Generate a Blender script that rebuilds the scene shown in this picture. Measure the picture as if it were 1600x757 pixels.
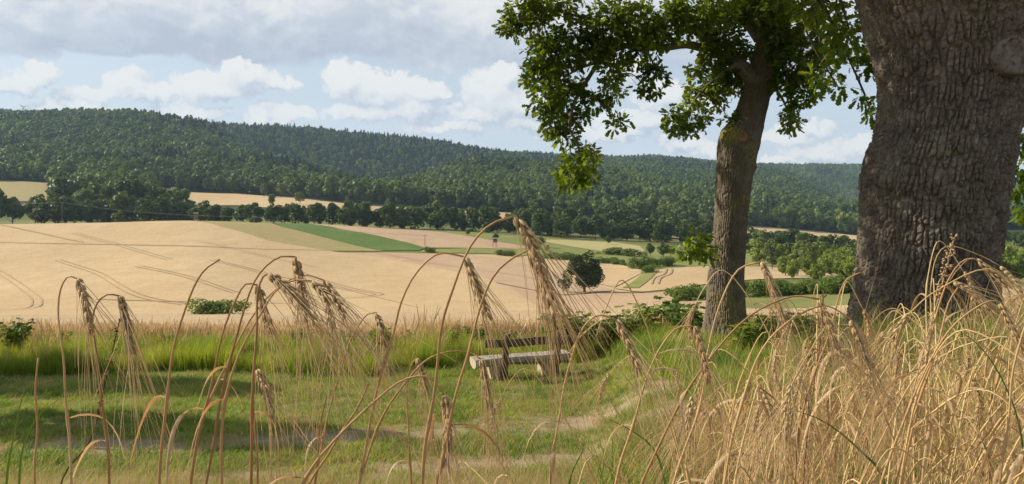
import bpy, math, random
import numpy as np
from mathutils import Vector, geometry
sc = bpy.context.scene
for o in list(bpy.data.objects): bpy.data.objects.remove(o)
R = math.radians
# ------------------------------------------------------------------ camera
# metres, camera at the origin looking along +Y; f = 27 mm; level camera with the lens shifted down (horizon above centre)
HOR, F0 = 300.0, 1200.0
cam = bpy.data.objects.new('camera', bpy.data.cameras.new('camera'))
sc.collection.objects.link(cam); sc.camera = cam
cam.location = (0, 0, 0); cam.rotation_euler = (R(90), 0, 0)
cam.data.sensor_width = 36; cam.data.lens = 27.0; cam.data.shift_y = -(378.5-HOR)/1600
cam.data.clip_start = 0.05; cam.data.clip_end = 30000
# ------------------------------------------------------------------ sun, sky, exposure
SUN_AZ, SUN_EL = -74.0, 31.0          # degrees; azimuth from +Y, negative = left
sd = Vector((math.sin(R(SUN_AZ))*math.cos(R(SUN_EL)), math.cos(R(SUN_AZ))*math.cos(R(SUN_EL)), math.sin(R(SUN_EL))))
sun = bpy.data.objects.new('sun', bpy.data.lights.new('sun', 'SUN'))
sc.collection.objects.link(sun); sun.location = (-50, 20, 60)
sun.rotation_euler = (-sd).to_track_quat('-Z', 'Y').to_euler()
sun.data.energy = 5.0; sun.data.angle = R(0.53); sun.data.color = (1.0, 0.87, 0.68)
sc.view_settings.view_transform = 'Standard'; sc.view_settings.look = 'None'
sc.view_settings.exposure = 0.55; sc.view_settings.gamma = 1.0; sc.view_settings.use_curve_mapping = False
sc.render.engine = 'CYCLES'
sc.cycles.use_denoising = True
sc.cycles.max_bounces = 6; sc.cycles.diffuse_bounces = 3; sc.cycles.glossy_bounces = 2
sc.cycles.transmission_bounces = 4; sc.cycles.transparent_max_bounces = 8; sc.cycles.volume_bounces = 1

HAZE = 6.8e-5; CLOUD = 0.675

class NT:
    """small helper round a node tree"""
    def __init__(s, nt): s.nt = nt; s.n = nt.nodes; s.l = nt.links
    def new(s, t, **k):
        nd = s.n.new(t)
        for a, v in k.items(): setattr(nd, a, v)
        return nd
    def put(s, sock, v):
        if v is None: return
        if isinstance(v, bpy.types.NodeSocket): s.l.new(v, sock)
        else: sock.default_value = v
    def math(s, op, a, b=None, c=None, clamp=False):
        nd = s.new('ShaderNodeMath', operation=op, use_clamp=clamp)
        s.put(nd.inputs[0], a); s.put(nd.inputs[1], b); s.put(nd.inputs[2], c); return nd.outputs[0]
    def vec(s, op, a, b=None, c=None):
        nd = s.new('ShaderNodeVectorMath', operation=op)
        s.put(nd.inputs[0], a); s.put(nd.inputs[1], b); s.put(nd.inputs[2], c)
        return nd.outputs['Value'] if op in ('LENGTH', 'DOT_PRODUCT', 'DISTANCE') else nd.outputs[0]
    def noise(s, v, scale, detail=3, rough=0.5, out='Fac', dist=0.0):
        nd = s.new('ShaderNodeTexNoise'); s.put(nd.inputs['Vector'], v)
        nd.inputs['Scale'].default_value = scale; nd.inputs['Detail'].default_value = detail
        nd.inputs['Roughness'].default_value = rough; nd.inputs['Distortion'].default_value = dist
        return nd.outputs[out]
    def mix(s, f, a, b, blend='MIX'):
        nd = s.new('ShaderNodeMix', data_type='RGBA', blend_type=blend)
        s.put(nd.inputs[0], f); s.put(nd.inputs[6], a); s.put(nd.inputs[7], b); return nd.outputs[2]
    def step(s, x, a, b, lo=0.0, hi=1.0):
        nd = s.new('ShaderNodeMapRange', interpolation_type='SMOOTHSTEP')
        s.put(nd.inputs[0], x); nd.inputs[1].default_value = a; nd.inputs[2].default_value = b
        nd.inputs[3].default_value = lo; nd.inputs[4].default_value = hi; return nd.outputs[0]
    def ramp(s, f, stops):
        nd = s.new('ShaderNodeValToRGB'); s.put(nd.inputs[0], f); e = nd.color_ramp.elements
        while len(e) < len(stops): e.new(0.5)
        for i, (p, c) in enumerate(stops): e[i].position = p; e[i].color = (*c, 1)
        return nd.outputs[0]
    def xyz(s, x, y, z=0.0):
        nd = s.new('ShaderNodeCombineXYZ'); s.put(nd.inputs[0], x); s.put(nd.inputs[1], y); s.put(nd.inputs[2], z); return nd.outputs[0]
    def sep(s, v):
        nd = s.new('ShaderNodeSeparateXYZ'); s.put(nd.inputs[0], v); return nd.outputs

def C4(c): return (*c, 1.0)

# ---- world: Nishita sky with cumulus clouds in direction space (azimuth / elevation in degrees)
world = bpy.data.worlds.new('World'); sc.world = world; world.use_nodes = True
w = NT(world.node_tree); w.n.clear()
def azel(px, py):
    az = math.atan((px-800)/F0); return math.degrees(az), math.degrees(math.atan((HOR-py)/F0*math.cos(az)))
# cumulus lobes: centre x, y and half sizes, later turned into degrees
LOBES = [(376,102,24,17),(392,124,44,20),(432,134,32,10),(312,130,40,18),(345,140,30,10),(198,130,30,19),(232,142,50,13),(62,114,24,16),(150,150,46,10),
 (545,126,42,24),(600,142,60,22),(655,148,42,17),(690,152,20,10),(792,116,32,24),(768,146,46,34),(805,166,66,24),(735,180,46,10),(14,132,34,13),(40,122,18,12),
 (404,180,18,15),(450,178,40,11),(300,172,56,13),(112,170,56,13),(650,174,40,14),(560,176,56,11),(700,198,70,8),(840,195,60,10),
 (1000,190,70,15),(1062,222,46,12),(960,212,50,9),(1290,236,60,12),(1260,205,46,9),(1030,145,50,22),(1110,236,56,9),(980,110,40,26),(1080,170,50,18),
 (1225,250,60,7),(880,205,50,11),(1230,215,40,12),(1330,225,40,10),(-120,120,90,30),(-300,150,90,26),(1700,150,90,30),(1850,200,120,24),(1480,180,80,26)]
fg = bpy.data.node_groups.new('cloud_field', 'ShaderNodeTree')
fg.interface.new_socket('P', in_out='INPUT', socket_type='NodeSocketVector')
for nm in ('F', 'H', 'Deck', 'N', 'Cum'): fg.interface.new_socket(nm, in_out='OUTPUT', socket_type='NodeSocketFloat')
g = NT(fg); gi = g.new('NodeGroupInput'); go = g.new('NodeGroupOutput')
P0 = gi.outputs[0]; sx = g.sep(P0)
nz = g.noise(P0, 0.75, 8, 0.62, 'Color'); nz = g.vec('SUBTRACT', nz, (0.5, 0.5, 0.5))
big = g.noise(P0, 0.16, 2, 0.5, 'Color'); big = g.vec('SUBTRACT', big, (0.5, 0.5, 0.5))
Pw = g.vec('MULTIPLY_ADD', nz, (2.6, 2.6, 0), P0); Pw = g.vec('MULTIPLY_ADD', big, (2.0, 1.2, 0), Pw)
dmin = None
for (x, y, rx, ry) in LOBES:
    a, e = azel(x, y); rx *= 1.08; ry *= 1.22; irx = 1/(rx/F0*57.3); iry = 1/(ry/F0*57.3)
    d = g.vec('LENGTH', g.vec('MULTIPLY_ADD', Pw, (irx, iry, 0), (-a*irx, -e*iry, 0)))
    dmin = d if dmin is None else g.math('SMOOTH_MIN', dmin, d, 0.30)
cum = g.math('SUBTRACT', 1.05, dmin)
# the broken deck above, flat base near ten degrees of elevation, opening again towards the zenith
Pb = g.vec('MULTIPLY_ADD', big, (4, 2, 0), g.vec('MULTIPLY', P0, (0.7, 1.0, 1)))
n_a = g.math('SUBTRACT', g.noise(Pb, 0.14, 8, 0.55), 0.5); n_b = g.math('SUBTRACT', g.noise(Pb, 0.45, 7, 0.6), 0.5)
hgt = g.math('ADD', g.math('MULTIPLY', n_a, 3.0), g.math('MULTIPLY', n_b, 1.4))
rise = g.math('MINIMUM', g.math('MULTIPLY', g.math('SUBTRACT', sx[1], 8.7), 0.42), 0.62)
rise = g.math('SUBTRACT', rise, g.step(sx[1], 17.0, 40.0, 0.0, 0.62))
deck = g.math('ADD', rise, g.math('MULTIPLY', hgt, 0.75))
g.l.new(g.math('MAXIMUM', cum, deck), go.inputs[0])
g.l.new(g.math('ADD', g.math('MULTIPLY', g.math('MAXIMUM', cum, -0.3), 0.75), g.math('MULTIPLY', hgt, 0.55)), go.inputs[1]); g.l.new(deck, go.inputs[2]); g.l.new(hgt, go.inputs[3]); g.l.new(cum, go.inputs[4])
tc = w.new('ShaderNodeTexCoord'); D = w.vec('NORMALIZE', tc.outputs['Generated']); dx = w.sep(D)
az = w.math('MULTIPLY', w.math('ARCTAN2', dx[0], dx[1]), 57.2958); el = w.math('MULTIPLY', w.math('ARCSINE', dx[2]), 57.2958)
Pd = w.xyz(az, el, 0)
def field(off):
    nd = w.new('ShaderNodeGroup'); nd.node_tree = fg
    w.put(nd.inputs[0], w.vec('ADD', Pd, off) if off else Pd); return nd.outputs
f0 = field(None); f1 = field((-0.35, 0.5, 0)); f2 = field((-1.1, 1.5, 0)); f3 = field((-2.4, 2.6, 0))
alpha = w.step(f0[0], -0.02, 0.24)
df = lambda a, b, k, i: w.math('MULTIPLY', w.math('SUBTRACT', a[i], b[i]), k)
litc = w.math('ADD', w.math('ADD', df(f0, f1, 0.70, 1), df(f0, f2, 0.50, 1)), 0.63, clamp=True)
litd = w.math('ADD', w.math('ADD', df(f0, f1, 0.30, 3), df(f0, f2, 0.34, 3)), df(f0, f3, 0.30, 3))
thick = w.step(f0[2], 0.05, 1.1)                       # a thick deck lets less light through to its base
litd = w.math('ADD', w.math('ADD', litd, w.step(el, 8.6, 14.0, 0.14, 0.60)), w.math('MULTIPLY', thick, -0.08), clamp=True)
isd = w.step(w.math('SUBTRACT', f0[2], f0[4]), -0.2, 0.25)
lit = w.math('ADD', w.math('MULTIPLY', isd, litd), w.math('MULTIPLY', w.math('SUBTRACT', 1.0, isd), litc))
ccol = w.ramp(lit, [(0.0, (0.49, 0.54, 0.635)), (0.38, (0.62, 0.665, 0.74)), (0.62, (0.80, 0.81, 0.825)), (0.95, (0.93, 0.915, 0.885))])
sky = w.new('ShaderNodeTexSky', sky_type='NISHITA'); sky.sun_disc = False
sky.sun_elevation = R(SUN_EL); sky.sun_rotation = R(SUN_AZ % 360); sky.altitude = 200; sky.air_density = 1.0; sky.dust_density = 2.0; sky.ozone_density = 1.0
b1 = w.new('ShaderNodeBackground'); w.l.new(sky.outputs[0], b1.inputs[0]); b1.inputs[1].default_value = 0.08
b2 = w.new('ShaderNodeBackground'); w.l.new(ccol, b2.inputs[0]); b2.inputs[1].default_value = CLOUD
# thin milky veil low over the horizon, with faint streaks
veil = w.math('MULTIPLY', w.step(el, 22.0, 0.0), w.math('ADD', w.math('MULTIPLY', w.noise(w.vec('MULTIPLY', Pd, (0.22, 1.3, 1)), 0.6, 6, 0.6), 0.6), 0.62), clamp=True)
b3 = w.new('ShaderNodeBackground'); b3.inputs[0].default_value = (0.70, 0.775, 0.875, 1); b3.inputs[1].default_value = CLOUD
m0 = w.new('ShaderNodeMixShader'); w.l.new(veil, m0.inputs[0]); w.l.new(b1.outputs[0], m0.inputs[1]); w.l.new(b3.outputs[0], m0.inputs[2])
mx = w.new('ShaderNodeMixShader'); w.l.new(alpha, mx.inputs[0]); w.l.new(m0.outputs[0], mx.inputs[1]); w.l.new(b2.outputs[0], mx.inputs[2])
wo = w.new('ShaderNodeOutputWorld'); w.l.new(mx.outputs[0], wo.inputs[0])
world.cycles.sampling_method = 'MANUAL'; world.cycles.sample_map_resolution = 512

# ------------------------------------------------------------------ terrain (table of view height against distance, per bearing)
DEP = [3,4,5,6.5,8,10,12,15,18,21,25,30,40,55,80,110,150,200,260,330,400,460,520,600,700,800,900,1000,1150,1300,1500,1700,2000,2300,2700,3200,4000,6000]
N_L  = [780,825,840,808,757,690,642,588,554,556,556,550,541,531,518,507]            # depths 3..110
N_C  = [770,800,830,800,757,690,640,588,552,550,552,547,540,530,517,506]
N_M  = [760,740,735,715,675,628,590,540,532,540,545,543,537,527,513,498]
N_R  = [740,650,600,560,545,540,536,536,538,541,543,540,532,520,503,485]
N_RR = [740,640,590,555,540,530,525,522,522,522,520,515,505,490,470,452]
COLS = {
 -500: N_L + [492,470,440,405,375,360,352,335,318,302,287,274,254,236,214,200,192,192,196,198,196,200],
    0: N_L + [492,462,425,380,354,350,350,334,316,300,285,272,250,232,208,193,187,190,196,198,192,198],
  150: N_L + [491,459,420,377,350,349,350,335,318,302,287,272,250,230,205,187,188,192,198,202,202,206],
  300: N_L + [490,455,414,371,346,350,351,338,324,312,300,286,264,244,218,202,202,206,212,216,216,220],
  450: N_L + [489,461,420,382,352,350,351,334,320,311,303,293,277,262,276,272,229,208,216,226,230,234],
  600: N_L + [488,458,426,391,362,358,356,343,330,320,314,308,302,299,297,286,243,221,226,236,240,244],
  750: N_C + [485,455,424,394,374,365,362,351,338,327,315,303,283,263,274,276,256,242,247,252,254,256],
  900: N_C + [482,459,430,402,385,376,372,358,345,335,323,311,292,272,278,278,264,256,251,254,258,260],
 1050: N_M + [474,456,426,406,394,385,378,368,356,346,335,323,309,298,288,281,271,263,255,257,262,264],
 1200: N_M + [468,448,430,412,402,394,386,376,365,357,347,338,325,315,303,291,277,280,273,263,268,270],
 1350: N_R + [458,446,432,418,408,400,396,388,378,368,360,354,346,338,334,330,325,316,286,265,270,272],
 1600: N_RR + [446,444,430,415,402,393,387,375,362,355,350,345,342,339,334,330,322,312,298,285,290,290],
 2300: N_RR + [446,444,430,415,402,393,387,375,362,355,350,345,342,339,334,330,322,312,298,285,290,290]}
def pchip(x, y, xi):
    x = np.asarray(x, float); y = np.asarray(y, float); h = np.diff(x); dl = np.diff(y)/h
    m = np.zeros_like(y); m[0] = dl[0]; m[-1] = dl[-1]
    for i in range(1, len(x)-1):
        if dl[i-1]*dl[i] > 0:
            w1 = 2*h[i]+h[i-1]; w2 = h[i]+2*h[i-1]; m[i] = (w1+w2)/(w1/dl[i-1]+w2/dl[i])
    k = np.clip(np.searchsorted(x, xi)-1, 0, len(x)-2); t = (xi-x[k])/h[k]
    return (2*t**3-3*t**2+1)*y[k]+(t**3-2*t**2+t)*h[k]*m[k]+(-2*t**3+3*t**2)*y[k+1]+(t**3-t**2)*h[k]*m[k+1]
SI = np.linspace(math.log(3), math.log(6000), 400); PXI = np.linspace(-500, 2300, 281)
_cx = sorted(COLS); _a = np.array([pchip(np.log(DEP), COLS[c], SI) for c in _cx])
TAB = np.array([pchip(_cx, _a[:, j], PXI) for j in range(len(SI))])          # [s, px]
def vnoise(x, y, seed=0):
    x = np.asarray(x, float); y = np.asarray(y, float); xi = np.floor(x).astype(np.int64); yi = np.floor(y).astype(np.int64)
    fx = x-xi; fy = y-yi; fx = fx*fx*(3-2*fx); fy = fy*fy*(3-2*fy)
    def hsh(a, b):
        n = (a*374761393 + b*668265263 + seed*1442695041) & 0x7fffffff
        n = ((n ^ (n >> 13))*1274126177) & 0x7fffffff
        return ((n ^ (n >> 16)) & 0xffff)/65535.0
    return (hsh(xi, yi)*(1-fx)+hsh(xi+1, yi)*fx)*(1-fy)+(hsh(xi, yi+1)*(1-fx)+hsh(xi+1, yi+1)*fx)*fy
def fbm(x, y, o=4, seed=0):
    s = 0; a = 0.5
    for i in range(o): s = s+a*vnoise(x*2**i, y*2**i, seed+i); a *= 0.5
    return s
def ground_z(x, y):
    x = np.asarray(x, float); y = np.asarray(y, float)
    ye = np.clip(y, 3.0, 5999); px = np.clip(800+F0*x/ye, -500, 2299.9); s = np.log(ye)
    i = np.clip((s-SI[0])/(SI[1]-SI[0]), 0, len(SI)-1.001); j = (px+500)/10.0
    i0 = i.astype(int); j0 = j.astype(int); fi = i-i0; fj = j-j0
    py = (TAB[i0, j0]*(1-fi)*(1-fj)+TAB[i0+1, j0]*fi*(1-fj)+TAB[i0, j0+1]*(1-fi)*fj+TAB[i0+1, j0+1]*fi*fj)
    z = -(py-HOR)/F0*ye
    far = np.clip((ye-800)/400, 0, 1)
    z = z+far*(fbm(x/260, y/260, 3, 5)-0.45)*22
    z = z+(fbm(x/1.7, y/1.7, 3, 9)-0.45)*0.10*np.clip(1-ye/60, 0, 1)
    return z
def gz(x, y): return float(ground_z(np.array([x]), np.array([y]))[0])
def at(px, depth, up=0.0):
    x = (px-800)/F0*depth; return Vector((x, depth, gz(x, depth)+up))
def pix(px, py, depth): return Vector(((px-800)/F0*depth, depth, (HOR-py)/F0*depth))
def hit(px, py, d0=20.0, d1=3000.0):
    """distance at which the ground seen along this bearing reaches that height of view"""
    d = np.exp(np.linspace(math.log(d0), math.log(d1), 1500)); x = (px-800)/F0*d
    k = np.argmax(HOR-ground_z(x, d)/d*F0 <= py); return float(d[k]) if k > 0 or HOR-gz(x[0], d[0])/d[0]*F0 <= py else d1

# ------------------------------------------------------------------ mesh helpers
COL = sc.collection
def mesh(name, V, Fc, mat=None, smooth=False, uv=None):
    me = bpy.data.meshes.new(name)
    V = np.asarray(V, np.float32).reshape(-1, 3)
    if isinstance(Fc, np.ndarray):
        k = Fc.shape[1]; n = len(Fc)
        me.vertices.add(len(V)); me.vertices.foreach_set('co', V.ravel())
        me.loops.add(n*k); me.loops.foreach_set('vertex_index', Fc.astype(np.int32).ravel())
        me.polygons.add(n); me.polygons.foreach_set('loop_start', np.arange(0, n*k, k, dtype=np.int32))
        me.update(calc_edges=True)
    else:
        me.from_pydata(V.tolist(), [], Fc); me.update()
    if smooth: me.polygons.foreach_set('use_smooth', np.ones(len(me.polygons), bool))
    if mat: me.materials.append(mat)
    return me
def obj(name, me, parent=None, link=True):
    o = bpy.data.objects.new(name, me)
    if link: COL.objects.link(o)
    if parent: o.parent = parent
    return o
def empty(name, loc=(0, 0, 0), rz=0.0):
    o = bpy.data.objects.new(name, None); COL.objects.link(o); o.location = loc; o.rotation_euler.z = rz; o.empty_display_size = 0.1; return o
def tag(o, label=None, cat=None, group=None, kind=None):
    for k, v in (('label', label), ('category', cat), ('group', group), ('kind', kind)):
        if v: o[k] = v
    return o
class MB:
    """collects vertices and faces for ONE mesh"""
    def __init__(s): s.V = []; s.F = []; s.n = 0
    def add(s, V, Fc):
        V = np.asarray(V, float).reshape(-1, 3); s.V.append(V); s.F += [tuple(int(i)+s.n for i in f) for f in Fc]; s.n += len(V)
    def tube(s, pts, rad, k=6, cap=True):
        pts = np.asarray(pts, float); n = len(pts); rad = np.broadcast_to(rad, (n,))
        T = np.gradient(pts, axis=0); T /= np.linalg.norm(T, axis=1)[:, None]+1e-12
        ref = np.array([0.31, 0.95, 0.05]) if abs(T[0][1]) < 0.9 else np.array([1, 0, 0.])
        U = np.cross(T, ref); U /= np.linalg.norm(U, axis=1)[:, None]+1e-9; W = np.cross(T, U)
        a = np.arange(k)/k*2*math.pi
        V = pts[:, None, :]+rad[:, None, None]*(np.cos(a)[None, :, None]*U[:, None, :]+np.sin(a)[None, :, None]*W[:, None, :])
        Fc = [(i*k+j, i*k+(j+1) % k, (i+1)*k+(j+1) % k, (i+1)*k+j) for i in range(n-1) for j in range(k)]
        if cap: Fc += [tuple(range(k-1, -1, -1)), tuple(range((n-1)*k, n*k))]
        s.add(V, Fc)
    def ribbon(s, pts, wid, side, fold=0.25):
        """a leaf blade: folded strip"""
        pts = np.asarray(pts, float); n = len(pts); side = np.broadcast_to(np.asarray(side, float), (n, 3))
        T = np.gradient(pts, axis=0); T /= np.linalg.norm(T, axis=1)[:, None]+1e-12
        side = side-(side*T).sum(1)[:, None]*T; side = side/(np.linalg.norm(side, axis=1)[:, None]+1e-9); N = np.cross(T, side)
        wid = np.broadcast_to(wid, (n,))[:, None]
        V = np.stack([pts-side*wid+N*wid*fold, pts, pts+side*wid+N*wid*fold], 1)
        Fc = [(i*3+j, i*3+j+1, i*3+3+j+1, i*3+3+j) for i in range(n-1) for j in (0, 1)]
        s.add(V, Fc)
    def box(s, c, h, rot=None):
        c = np.asarray(c, float); h = np.asarray(h, float)
        V = np.array([[x, y, z] for x in (-1, 1) for y in (-1, 1) for z in (-1, 1)])*h
        if rot is not None: V = V@np.asarray(rot, float).T
        s.add(V+c, [(0, 1, 3, 2), (4, 6, 7, 5), (0, 4, 5, 1), (2, 3, 7, 6), (0, 2, 6, 4), (1, 5, 7, 3)])
    def mesh(s, name, mat, smooth=True): return mesh(name, np.concatenate(s.V), s.F, mat, smooth)
def spline(pts, n):
    pts = np.asarray(pts, float); d = np.r_[0, np.cumsum(np.linalg.norm(np.diff(pts, axis=0), axis=1)**0.5+1e-9)]
    t = np.linspace(0, d[-1], n); P = np.vstack([2*pts[0]-pts[1], pts, 2*pts[-1]-pts[-2]])
    dd = np.r_[-(d[1]-d[0]), d, 2*d[-1]-d[-2]]
    k = np.clip(np.searchsorted(d, t, side='right')-1, 0, len(pts)-2); out = np.zeros((n, 3))
    for i in range(n):
        j = k[i]; p0, p1, p2, p3 = P[j:j+4]; t0, t1, t2, t3 = dd[j:j+4]; u = t[i]
        a1 = (t1-u)/(t1-t0)*p0+(u-t0)/(t1-t0)*p1; a2 = (t2-u)/(t2-t1)*p1+(u-t1)/(t2-t1)*p2; a3 = (t3-u)/(t3-t2)*p2+(u-t2)/(t3-t2)*p3
        b1_ = (t2-u)/(t2-t0)*a1+(u-t0)/(t2-t0)*a2; b2_ = (t3-u)/(t3-t1)*a2+(u-t1)/(t3-t1)*a3
        out[i] = (t2-u)/(t2-t1)*b1_+(u-t1)/(t2-t1)*b2_
    return out

# ------------------------------------------------------------------ materials
def material(name):
    m = bpy.data.materials.new(name); m.use_nodes = True; t = NT(m.node_tree); t.n.clear()
    t.pos = t.new('ShaderNodeNewGeometry').outputs['Position']; return m, t
def finish(t, col, rough=0.85, spec=0.2, transl=0.0, tcol=None, bump=None, bstr=0.3, bdist=0.01):
    p = t.new('ShaderNodeBsdfPrincipled'); t.put(p.inputs['Base Color'], col); t.put(p.inputs['Roughness'], rough); p.inputs['Specular IOR Level'].default_value = spec
    if bump is not None:
        b = t.new('ShaderNodeBump'); b.inputs['Strength'].default_value = bstr; b.inputs['Distance'].default_value = bdist
        t.put(b.inputs['Height'], bump); t.l.new(b.outputs[0], p.inputs['Normal'])
    out = t.new('ShaderNodeOutputMaterial'); sh = p.outputs[0]
    if transl:
        tr = t.new('ShaderNodeBsdfTranslucent'); t.put(tr.inputs[0], tcol if tcol is not None else col)
        m = t.new('ShaderNodeMixShader'); m.inputs[0].default_value = transl; t.l.new(sh, m.inputs[1]); t.l.new(tr.outputs[0], m.inputs[2]); sh = m.outputs[0]
    t.l.new(sh, out.inputs[0])
def leaf_mat(name, cols, transl=0.35, tmul=(1.5, 1.35, 0.5), rough=0.55, spec=0.25, obj_w=0.5, nscale=None):
    """cols: dark..light; varied from plant to plant and from leaf to leaf"""
    m, t = material(name); oi = t.new('ShaderNodeObjectInfo'); ge = t.new('ShaderNodeNewGeometry')
    f = t.math('ADD', t.math('MULTIPLY', oi.outputs['Random'], obj_w), t.math('MULTIPLY', ge.outputs['Random Per Island'], 1-obj_w))
    if nscale:
        f = t.math('ADD', t.math('MULTIPLY', f, 0.55), t.math('MULTIPLY', t.step(t.noise(t.pos, nscale, 3), 0.33, 0.67), 0.45))
    n = len(cols); c = t.ramp(f, [(i/(n-1) if n > 1 else 0, k) for i, k in enumerate(cols)])
    finish(t, c, rough, spec, transl, t.mix(1.0, c, C4(tmul), 'MULTIPLY')); return m
def patch_mat(name, a, b, scale, c=None, scale2=None, rough=0.9, bump=0.0, bscale=None, bdist=0.02, det=5, spec=0.15, fine=None):
    m, t = material(name)
    col = t.mix(t.step(t.noise(t.pos, scale, det, 0.6), 0.3, 0.7), C4(a), C4(b))
    if c: col = t.mix(t.step(t.noise(t.pos, scale2, 4, 0.6), 0.5, 0.68), col, C4(c))
    if fine: col = t.mix(t.math('MULTIPLY', t.step(t.noise(t.pos, fine, 2), 0.35, 0.65), 0.35), col, t.mix(1.0, col, C4((0.6, 0.6, 0.6)), 'MULTIPLY'))
    finish(t, col, rough, spec, bump=t.noise(t.pos, bscale or scale*6, 6, 0.65) if bump else None, bstr=bump, bdist=bdist); return m
M = {}
M['oak_leaf'] = leaf_mat('oak_leaf', [(0.040, 0.076, 0.013), (0.085, 0.14, 0.02), (0.17, 0.22, 0.034)], 0.52, (2.2, 1.9, 0.55), 0.45, 0.35, 0.0, 0.8)
M['belt_dark'] = leaf_mat('belt_dark', [(0.034, 0.062, 0.018), (0.064, 0.104, 0.026), (0.11, 0.15, 0.036)], 0.28, nscale=0.25)
M['belt_light'] = leaf_mat('belt_light', [(0.085, 0.13, 0.045), (0.13, 0.18, 0.06), (0.18, 0.215, 0.08)], 0.3, nscale=0.25)
M['lone_leaf'] = leaf_mat('lone_leaf', [(0.016, 0.034, 0.010), (0.032, 0.058, 0.016), (0.060, 0.090, 0.024)], 0.25, nscale=0.3)
M['forest'] = leaf_mat('forest', [(0.040, 0.085, 0.028), (0.082, 0.138, 0.036), (0.135, 0.195, 0.048), (0.21, 0.26, 0.066)], 0.28, (1.3,1.25,0.6), obj_w=0.72, nscale=0.011)
M['spruce'] = leaf_mat('spruce', [(0.018, 0.042, 0.026), (0.038, 0.072, 0.036)], 0.1, obj_w=0.7)
M['bush'] = leaf_mat('bush', [(0.055, 0.105, 0.022), (0.11, 0.175, 0.034), (0.17, 0.225, 0.048)], 0.4, nscale=1.0, obj_w=0.3)
M['bright_bush'] = leaf_mat('bright_bush', [(0.11, 0.175, 0.034), (0.19, 0.255, 0.05), (0.26, 0.31, 0.07)], 0.35, nscale=0.3, obj_w=0.5)
M['grass'] = leaf_mat('grass', [(0.085, 0.165, 0.026), (0.16, 0.265, 0.042), (0.30, 0.35, 0.07), (0.48, 0.42, 0.17)], 0.4, (1.3, 1.35, 0.5), nscale=0.7, obj_w=0.6)
M['tall_grass'] = leaf_mat('tall_grass', [(0.10, 0.185, 0.026), (0.20, 0.29, 0.042), (0.38, 0.41, 0.085)], 0.5, (1.5, 1.35, 0.5), nscale=0.5, obj_w=0.3)
M['straw'] = leaf_mat('straw', [(0.32, 0.23, 0.10), (0.45, 0.34, 0.165), (0.58, 0.46, 0.25)], 0.3, (1.2, 1.0, 0.7), nscale=0.6, obj_w=0.4)
M['wheat'] = leaf_mat('wheat', [(0.46, 0.34, 0.19), (0.58, 0.45, 0.28), (0.70, 0.57, 0.39)], 0.3, (1.15, 1.0, 0.75), nscale=0.3, obj_w=0.4)
M['bark_far'] = patch_mat('bark_far', (0.09, 0.075, 0.055), (0.16, 0.14, 0.11), 1.5)
M['twig'] = patch_mat('twig', (0.07, 0.055, 0.042), (0.13, 0.11, 0.085), 6.0)
def stem_mat(name, a, b, c, tr):
    m, t = material(name); oi = t.new('ShaderNodeObjectInfo')
    base = t.ramp(t.math('ADD', t.math('MULTIPLY', oi.outputs['Random'], 0.6), t.math('MULTIPLY', t.noise(t.pos, 9.0, 3), 0.4)), [(0.1, a), (0.5, b), (0.9, c)])
    st = t.noise(t.vec('MULTIPLY', t.pos, (500, 500, 25)), 1.0, 2)
    base = t.mix(t.math('MULTIPLY', st, 0.45), base, t.mix(1.0, base, C4((0.62, 0.55, 0.48)), 'MULTIPLY'))
    spots = t.step(t.noise(t.pos, 120, 3, 0.6), 0.62, 0.72); base = t.mix(t.math('MULTIPLY', spots, 0.5), base, C4((0.16, 0.085, 0.04)))
    finish(t, base, 0.6, 0.3, tr, t.mix(1.0, base, C4((1.2, 1.0, 0.75)), 'MULTIPLY')); return m
M['stem'] = stem_mat('barley_stem', (0.36, 0.20, 0.085), (0.50, 0.315, 0.14), (0.62, 0.45, 0.23), 0.15)
M['grain'] = stem_mat('barley_grain', (0.40, 0.27, 0.125), (0.51, 0.37, 0.19), (0.61, 0.47, 0.26), 0.2)
M['stem_gold'] = stem_mat('golden_stem', (0.50, 0.345, 0.135), (0.64, 0.485, 0.22), (0.74, 0.60, 0.33), 0.15)
M['grain_pale'] = stem_mat('pale_grain', (0.48, 0.35, 0.17), (0.60, 0.47, 0.25), (0.68, 0.56, 0.34), 0.2)
M['awn'] = stem_mat('barley_awn', (0.58, 0.45, 0.24), (0.67, 0.54, 0.31), (0.75, 0.63, 0.40), 0.4)
M['dry_leaf'] = stem_mat('dry_leaf', (0.40, 0.25, 0.13), (0.54, 0.40, 0.23), (0.62, 0.49, 0.31), 0.35)
M['dark_stem'] = patch_mat('dark_stem', (0.05, 0.035, 0.02), (0.11, 0.08, 0.045), 40)
M['seed_brown'] = patch_mat('seed_brown', (0.13, 0.06, 0.03), (0.24, 0.13, 0.07), 60)
M['weed_leaf'] = leaf_mat('weed_leaf', [(0.035, 0.075, 0.02), (0.07, 0.13, 0.035)], 0.35)

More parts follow.
